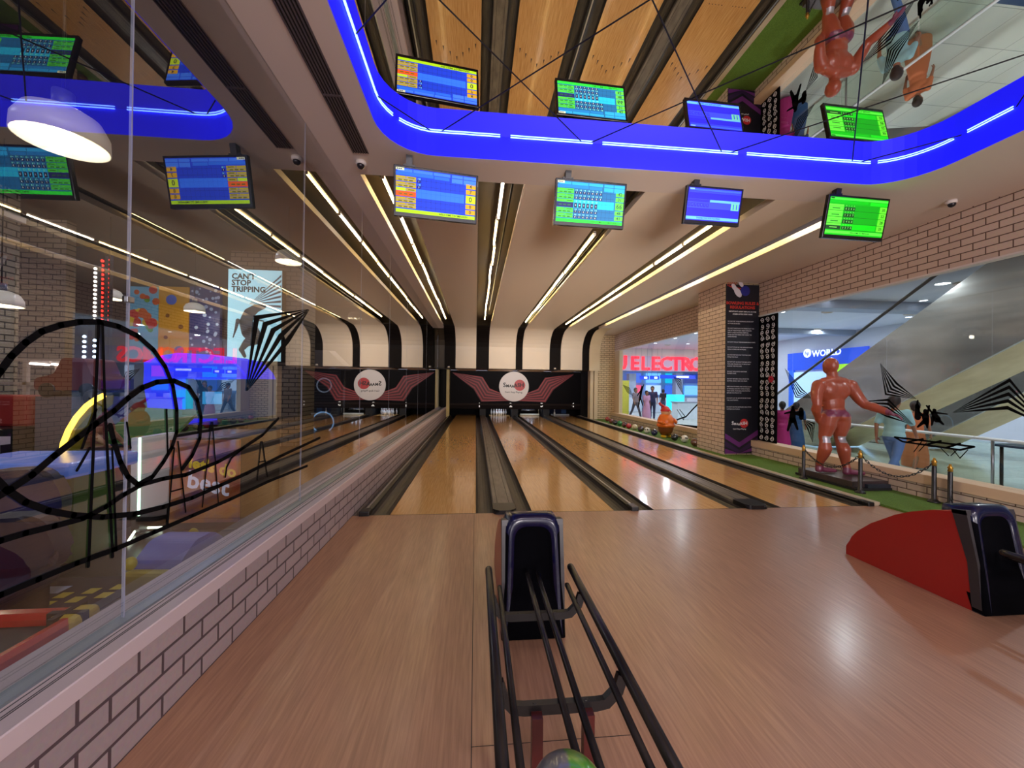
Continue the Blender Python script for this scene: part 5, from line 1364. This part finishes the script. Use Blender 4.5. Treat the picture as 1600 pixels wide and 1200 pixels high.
# glowing blue arcade cabinet
t = thing('arcade_cabinet', 'arcade cabinet with a glowing blue rounded shell, behind the coaster drawing', 'arcade machine', (-4.4, 6.5, 0))
L_ = lambda px, py: (lambda v: (v.x + 4.4, v.z))(at_y(px, py, 6.5))
out = [L_(*p) for p in ((224, 600), (222, 566), (245, 556), (275, 551), (330, 554), (362, 561), (380, 580), (386, 592), (282, 588), (279, 612), (282, 640), (279, 666), (240, 666), (228, 640))]
m = MB(); m.prism([(x, 0, z) for x, z in out], (0, .9, 0)); bmesh.ops.bevel(m.bm, geom=[e for e in m.bm.edges if abs((e.verts[0].co - e.verts[1].co).y) < 1e-4 and e.verts[0].co.y < .01], offset=.03, segments=2, affect='EDGES')
m.build('shell', glow('cabinet_blue', (34, 40, 255), .85), t)
a, b = L_(283, 590), L_(385, 655)
MB().box((a[0], .1, b[1]), (b[0], .9, a[1])).build('screen', mat('cabinet_glass', (24, 32, 50), .05, emit=(40, 90, 140), es=.25), t)
a, b = L_(310, 612), L_(340, 632); MB().box((a[0], .09, b[1]), (b[0], .1, a[1])).build('screen_image', glow('cabinet_cyan', (60, 160, 220), .7), t)
a, b = L_(300, 588), L_(350, 594); MB().box((a[0], .05, b[1]), (b[0], .1, a[1] + .01)).build('marquee', glow('cabinet_marquee', (60, 90, 200), .8), t)
MB().box((-.75, .05, 0), (.75, .95, L_(240, 666)[1] + .02)).build('base', M_black, t)
# LED bulb poles
def led_pole(lab, px, pya, pyb, Y, c, n_):
    a, b = at_y(px, pya, Y), at_y(px, pyb, Y)
    t = thing('bulb_strip', lab, 'light strip', (a.x, Y, 0), 0)
    MB().box((-.035, 0, 0), (.035, .06, a.z + .1)).build('post', mat('pole_dark', (30, 26, 34), .5), t)
    m = MB()
    for k in range(n_): m.ball((0, -.01, b.z + (a.z - b.z)*k/(n_ - 1)), .022, 10, 6)
    m.build('bulbs', glow('bulb_%d_%d_%d' % c, c, 5), t)
led_pole('tall strip of white bulbs at the left behind the glass', 150, 420, 500, 7.0, (255, 240, 225), 13)
led_pole('tall strip of red bulbs right of the white bulbs', 161, 408, 500, 7.15, (255, 40, 30), 14)
led_pole('fainter strip of red bulbs, rightmost of the tall strips', 169, 406, 500, 7.4, (200, 30, 24), 14)
led_pole('low strip of bluish white bulbs under the coaster arch', 133, 526, 660, 6.4, (200, 220, 255), 18)
led_pole('low strip of bluish white bulbs right of the other low strip', 149, 532, 660, 6.4, (200, 225, 255), 16)
# neon arch
A_ = [at_y(*p, 4.5) for p in ((97, 708), (100, 692), (108, 672), (120, 652), (136, 634), (150, 624), (162, 618))]
t = thing('neon_arch', 'curved yellow neon game arch at the left behind the glass', 'game machine', (A_[0].x, 4.5, 0))
o_ = Vector((A_[0].x, 4.5, 0))
MB().tube([v - o_ for v in A_], .028, 10, up=(0, 1, 0)).build('neon_tube', glow('neon_yellow', (255, 206, 70), 4), t)
m = MB(); inner_ = [at_y(*p, 4.5) - o_ for p in ((160, 632), (140, 648), (118, 672), (106, 708))]
m.prism([v - o_ for v in A_] + inner_, (0, .12, 0)); m.build('arch_board', mat('arch_yellow', (140, 130, 30), .4), t)
MB().box((-.02, .0, 0), (.5, .35, A_[0].z)).build('base', M_black, t)
# pale blue air-hockey table, counters and benches at the left
a, b = at_y(-60, 705, 3.9), at_y(152, 716, 3.9)
t = thing('air_hockey_table', 'long pale blue game table under the yellow neon arch', 'game table', ((a.x + b.x)/2, 3.9, 0))
w = (b.x - a.x)/2
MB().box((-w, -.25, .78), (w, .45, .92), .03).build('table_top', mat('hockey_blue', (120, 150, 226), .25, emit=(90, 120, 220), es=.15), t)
MB().box((-w + .1, -.1, 0), (w - .1, .3, .78)).build('cabinet', mat('hockey_green', (70, 110, 40), .5), t)
t = thing('arcade_counter', 'white counter along the arcade wall at the left edge', 'counter', (-6.9, 4.7, 0))
MB().box((-1.1, 0, .86), (1.3, .5, .95)).build('counter_top', mat('counter_white', (206, 196, 200), .4), t); MB().box((-1.05, .05, 0), (1.25, .45, .86)).build('counter_body', mat('counter_grey', (96, 92, 100), .5), t)
t = thing('red_bench', 'red padded bench at the left edge behind the coaster drawing', 'bench', (at_y(15, 640, 5.8).x, 5.8, 0))
MB().box((-.6, 0, 1.0), (.22, .5, 1.42), .04).build('back_cushion', mat('bench_red', (150, 30, 26), .5), t); MB().box((-.6, -.3, 0), (.22, .5, 1.0), .03).build('bench_base', M_black, t)
t = thing('toy_car', 'dark red ride-on toy car left of the bulb strips', 'ride', (at_y(106, 600, 5.85).x, 5.85, 0))
m = MB(); m.prism([(x, 0, z) for x, z in round_poly([(-.42, 1.5), (.42, 1.5), (.42, 1.66), (.30, 1.70), (.20, 1.95), (-.08, 1.95), (-.18, 1.72), (-.42, 1.66)], .05, 3)], (0, .45, 0)); m.build('car_body', mat('car_maroon', (110, 30, 26), .35, coat=.4), t)
for x_ in (-.25, .25): MB().cyl((x_, -.02, 1.5), (x_, .47, 1.5), .10, seg=16).build('wheel', M_black, t)
MB().box((-.4, .0, 0), (.4, .45, 1.41)).build('plinth', mat('counter_grey', (96, 92, 100), .5), t)
for k, (pa, pb) in enumerate(((47, 77), (81, 100))):
    a, b = at_y(pa, 568 + k, 7.3), at_y(pb, 570 + k, 7.3)
    t = thing('strip_lamp', ('longer' if k == 0 else 'shorter') + ' white strip lamp under the arcade shelf at the left', 'light', a)
    MB().cyl((0, 0, 0), (b.x - a.x, 0, b.z - a.z), .018, seg=8).build('tube', glow('strip_white', (255, 236, 226), 6), t)
    MB().box((0, .0, .015), (b.x - a.x, .05, .05)).build('batten', M_white, t)
t = thing('shelf_frame', 'pale framed glass partition behind the red bench', 'partition', (at_y(60, 600, 7.36).x, 7.36, 0))
m = MB()
for x_ in (-.9, -.25, .25, .75): m.box((x_, 0, 0), (x_ + .06, .06, at_y(70, 568.5, 7.3).z + .045))
for z_ in (.9, 1.55, at_y(70, 568.5, 7.3).z + .045): m.box((-.9, 0, z_), (.81, .06, z_ + .05))
m.build('frame', mat('frame_beige', (176, 158, 146), .5), t)
# prize machine with printed side and LED edge
PX0, PX1 = at_y(265, 700, 4.5).x, at_y(374, 700, 4.5).x
t = thing('prize_machine', 'game machine with an orange and purple printed side near the glass', 'game machine', (PX0, 4.5, 0))
w = PX1 - PX0
MB().box((.0, .03, 0), (w, .9, 1.02), .02).build('cabinet', mat('machine_brown', (70, 56, 48), .5), t)
pm = noise_mix('machine_print', (196, 70, 40), (110, 84, 150), 2.2, (1, 1, 1.4), rough=.45, lo=.3, hi=.65, third=(214, 130, 70))
MB().box((.0, 0, .10), (w, .028, 1.0)).build('printed_panel', pm, t)
m = MB(); text_bm(m, "let's do", .17, frame((w*.62, -.004, .70), (1, 0, -.25), (.1, 0, 1)), weight=.006); m.build('print_lettering', mat('print_yellow', (226, 190, 60), .5, emit=(226, 190, 60), es=.2), t)
m = MB(); text_bm(m, 'best', .26, frame((w*.56, -.004, .52), (1, 0, -.25), (.1, 0, 1)), weight=.006); m.build('print_lettering', mat('print_white', (220, 215, 235), .5, emit=(220, 215, 235), es=.2), t)
a, b = at_y(214, 684, 4.45), at_y(218, 806, 4.45)
t = thing('led_edge_panel', 'tall white panel with a glowing green-white edge, beside the prize machine', 'game machine', (a.x, 4.45, 0))
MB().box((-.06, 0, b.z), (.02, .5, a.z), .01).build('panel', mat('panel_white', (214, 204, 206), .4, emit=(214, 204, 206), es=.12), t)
MB().box((.02, -.005, b.z), (.035, .01, a.z)).build('led_edge', glow('edge_green', (196, 255, 214), 5), t)
MB().box((-.06, .02, 0), (.02, .5, b.z)).build('base', M_black, t)
a, b = at_z(181, 868 - 24, .02), at_z(214, 825, .02)
t = thing('floor_light', 'bent white light strip on the arcade floor', 'light strip', (0, 0, 0))
MB().tube([at_z(201, 845, .03), at_z(214, 825, .03), at_z(253, 824, .03)], .012, 8).build('tube', glow('edge_white', (230, 240, 214), 5), t)
# low red game table in the corner, blue and yellow ride, hazard mat
zt2 = .40
c1, c2 = at_z(172, 960, zt2), at_z(-60, 962, zt2)
t = thing('game_table', 'low red-rimmed game table at the bottom left behind the glass', 'game table', (c1.x - .10, c1.y, 0))
xl, yn = -2.6, -1.6
m = MB()
m.sweep([(-.05, -.05), (.05, -.05), (.05, .02), (.025, .045), (-.025, .045), (-.05, .02)], [(-.02, yn, zt2), (-.02, -.02, zt2), (xl, -.02, zt2), (xl, yn, zt2)], closed=True)
m.build('rim', mat('rim_red', (206, 40, 26), .25, coat=.5), t)
m = MB(); m.box((-.11, -.11, zt2 - .04), (.035, .035, zt2 + .052), .03); m.build('corner_guard', mat('corner_yellow', (206, 176, 30), .35), t)
m = MB(); m.box((-.075, -.13, zt2 - .03), (-.045, .04, zt2 + .056)).box((-.13, -.075, zt2 - .03), (.04, -.045, zt2 + .056)); m.build('corner_stripe', M_blackm, t)
MB().box((xl, yn, zt2 - .04), (-.02, -.02, zt2 - .01)).build('playfield', noise_mix('playfield_green', (16, 26, 18), (30, 44, 28), 4, rough=.6), t)
MB().box((xl + .1, yn + .1, 0), (-.12, -.12, zt2 - .04)).build('cabinet', M_blackm, t)
P0 = at_z(290, 850, .42)
t = thing('kiddie_ride', 'blue topped children\'s ride with yellow sides just behind the glass', 'ride', (P0.x - .02, P0.y + .02, 0), math.radians(-4)); t.scale = (.74, .74, .92)
m = MB(); m.prism([(-.24, y_, z_) for y_, z_ in round_poly([(-.34, .28), (.34, .28), (.30, .40), (.12, .52), (-.12, .52), (-.30, .40)], .06, 4)], (.44, 0, 0)); m.build('blue_cover', mat('ride_blue', (84, 104, 196), .4), t)
for s_ in (-1, 1):
    m = MB(); m.box((-.26, .30*s_ - .08, 0), (.26, .30*s_ + .08, .36), .03); m.ball((-.20, .36*s_, .42), .05, 10, 8); m.build('yellow_side', mat('ride_yellow', (190, 176, 24), .4), t)
MB().box((-.2, -.24, 0), (.2, .24, .28)).build('core', M_blackm, t)
Q = at_z(90, 935, .0)
t = thing('hazard_mat', 'floor mat with yellow and black hazard blocks and a white strip', 'mat', (Q.x, Q.y, 0))
MB().box((-.35, -.3, 0), (.45, .3, .012)).build('mat_base', M_blackm, t)
m = MB()
for k in range(10): m.box((-.32 + .15*(k // 2), -.24 + .12*(k % 2) + .05*(k // 2), .012), (-.24 + .15*(k // 2), -.16 + .12*(k % 2) + .05*(k // 2), .0135))
m.build('yellow_blocks', mat('hazard_yellow', (206, 180, 30), .5), t)
MB().box((-.34, .05, .012), (-.05, .16, .0138)).build('white_strip', mat('hazard_white', (180, 190, 214), .5), t)
# dark racing seats
for i, (px, py, Y, rz) in enumerate(((35, 760, 3.3, .4), (22, 840, 2.75, .2))):
    a = at_y(px, py, Y)
    t = thing('racing_seat', ['dark blue racing game seat, higher of two at the left edge', 'dark racing game seat, lower one beside the blue glow'][i], 'seat', (a.x - .1, Y, 0), rz)
    top = a.z + .12
    m = MB(); m.prism([(x, 0, z) for x, z in round_poly([(-.30, .35), (.26, .35), (.30, top - .25), (.20, top), (-.16, top), (-.30, top - .2)], .1, 4)], (0, .16, 0)); bmesh.ops.bevel(m.bm, geom=[e for e in m.bm.edges if abs((e.verts[0].co - e.verts[1].co).y) < 1e-4], offset=.03, segments=2, affect='EDGES')
    m.build('backrest', mat('seat_navy', (30, 32, 56), .5), t)
    MB().box((-.28, -.42, .28), (.28, .1, .42), .05).build('seat_cushion', mat('seat_navy', (30, 32, 56), .5), t); MB().box((-.2, -.3, 0), (.2, .1, .28)).build('base', M_black, t)
a = at_y(-4, 850, 2.85)
t = thing('blue_lamp', 'blue glowing game lamp at the left edge behind the glass', 'light', (a.x - .3, 2.95, 0))
MB().lathe([(0, a.z - .15), (.05, a.z - .12), (.065, a.z), (.04, a.z + .14), (0, a.z + .18)], seg=16).build('globe', glow('lamp_blue', (30, 60, 255), 2.5), t)
MB().cyl((0, 0, 0), (0, 0, a.z - .14), .05, seg=12).build('stem', M_black, t)
a = at_y(148, 720, 5.05)
person('person in maroon shirt and blue jeans standing at the game table behind the glass', (a.x, 5.05, 0), 1.9, 1.5, (128, 66, 72), (50, 84, 150), arms=(.35, .3), stride=.1)
# far part of the arcade
a, b = at_y(196, 642, 5.6), at_y(262, 690, 5.6)
t = thing('pool_table', 'dark green slanted game board under the coaster track', 'game table', ((a.x + b.x)/2, 5.6, 0))
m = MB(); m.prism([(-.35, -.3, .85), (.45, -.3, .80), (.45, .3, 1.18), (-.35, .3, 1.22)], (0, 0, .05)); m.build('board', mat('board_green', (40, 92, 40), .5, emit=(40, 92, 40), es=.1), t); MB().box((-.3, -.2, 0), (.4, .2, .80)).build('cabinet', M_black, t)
a, b = at_y(445, 545, 12), at_y(548, 576, 12)
t = thing('kiosk_awning', 'white angular kiosk awning in front of the grey roller shutter', 'awning', (a.x, 12, a.z))
m = MB(); w = b.x - a.x; m.prism([(0, 0, 0), (w*.7, -.2, -.05), (w, -.2, -.62), (.15, 0, -.5)], (0, .5, .04)); m.build('awning_cover', mat('awning_white', (190, 184, 190), .5), t)
m = MB()
for x_ in (.2, w - .25): m.cyl((x_, .2, -a.z), (x_, .2, -.5), .03, seg=10)
m.build('support_post', M_alu, t)
a, b = at_y(462, 575, 14), at_y(530, 690, 14)
t = thing('roller_shutter', 'grey roller shutter with two round ring lights beyond the left glass', 'shutter', (a.x, 14, 0))
w = b.x - a.x
MB().box((0, 0, 0), (w, .08, a.z)).build('shutter_panel', mat('shutter_grey', (70, 72, 84), .45), t)
m = MB()
for k in range(24): m.box((0, -.006, .05 + k*.1), (w, 0, .06 + k*.1))
m.build('shutter_ribs', mat('rib_pale', (130, 130, 140), .4), t)
for px, py, r_, nm in ((506, 602, .24, (120, 130, 150)), (504, 660, .36, (150, 200, 255))):
    c_ = at_y(px, py, 13.95); m = MB(); m.tube([(c_.x - a.x + r_*math.cos(k*PI/14), -.03, c_.z + r_*math.sin(k*PI/14)) for k in range(28)], .022, 6, True, up=(0, 1, 0)); m.build('ring_light', glow('ring_%d' % nm[0], nm, .9), t)
for i, (px, py, w_, h_) in enumerate(((406, 598, .36, .10), (429, 598, .30, .09), (422, 584, .22, .07), (443, 603, .10, .16))):
    a = at_y(px, py, 12.6 - .2*i); t = thing('neon_sign', ['wide pink-red neon sign', 'second pink-red neon sign', 'small upper pink-red neon sign', 'narrow pink-red neon sign'][i] + ' under the striped kite on the left glass', 'sign', a, 0)
    m = MB()
    for k in range(5): m.tube([(-w_/2 + w_*k/5, 0, -h_/2), (-w_/2 + w_*(k + .4)/5, 0, h_/2), (-w_/2 + w_*(k + .8)/5, 0, -h_/2)], .014, 6, up=(0, 1, 0))
    m.build('neon_tubes', glow('neon_pink', (255, 40, 90), 3), t)
    MB().box((-w_/2 - .03, .02, -h_/2 - .03), (w_/2 + .03, .04, h_/2 + .03)).build('back_plate', M_blackm, t)
    MB().box((-.02, .03, -a.z), (.02, .06, -h_/2)).build('stand', M_blackm, t)
a = at_y(460, 630, 11.5); t = thing('neon_column', 'thin yellow-green glowing column beside the grey shutter', 'light', (a.x, 11.5, 0))
MB().cyl((0, 0, .7), (0, 0, 1.7), .035, seg=10).build('tube', glow('neon_lime', (190, 190, 60), .8), t); MB().cyl((0, 0, 0), (0, 0, .7), .06, seg=12).build('base', M_black, t)
a = at_y(455, 605, 11.8); t = thing('neon_column', 'thin violet glowing column left of the yellow-green one', 'light', (a.x - .12, 11.8, 0))
MB().cyl((0, 0, 1.2), (0, 0, 2.2), .04, seg=10).build('tube', glow('neon_violet', (90, 60, 220), .9), t); MB().cyl((0, 0, 0), (0, 0, 1.2), .06, seg=12).build('base', M_black, t)
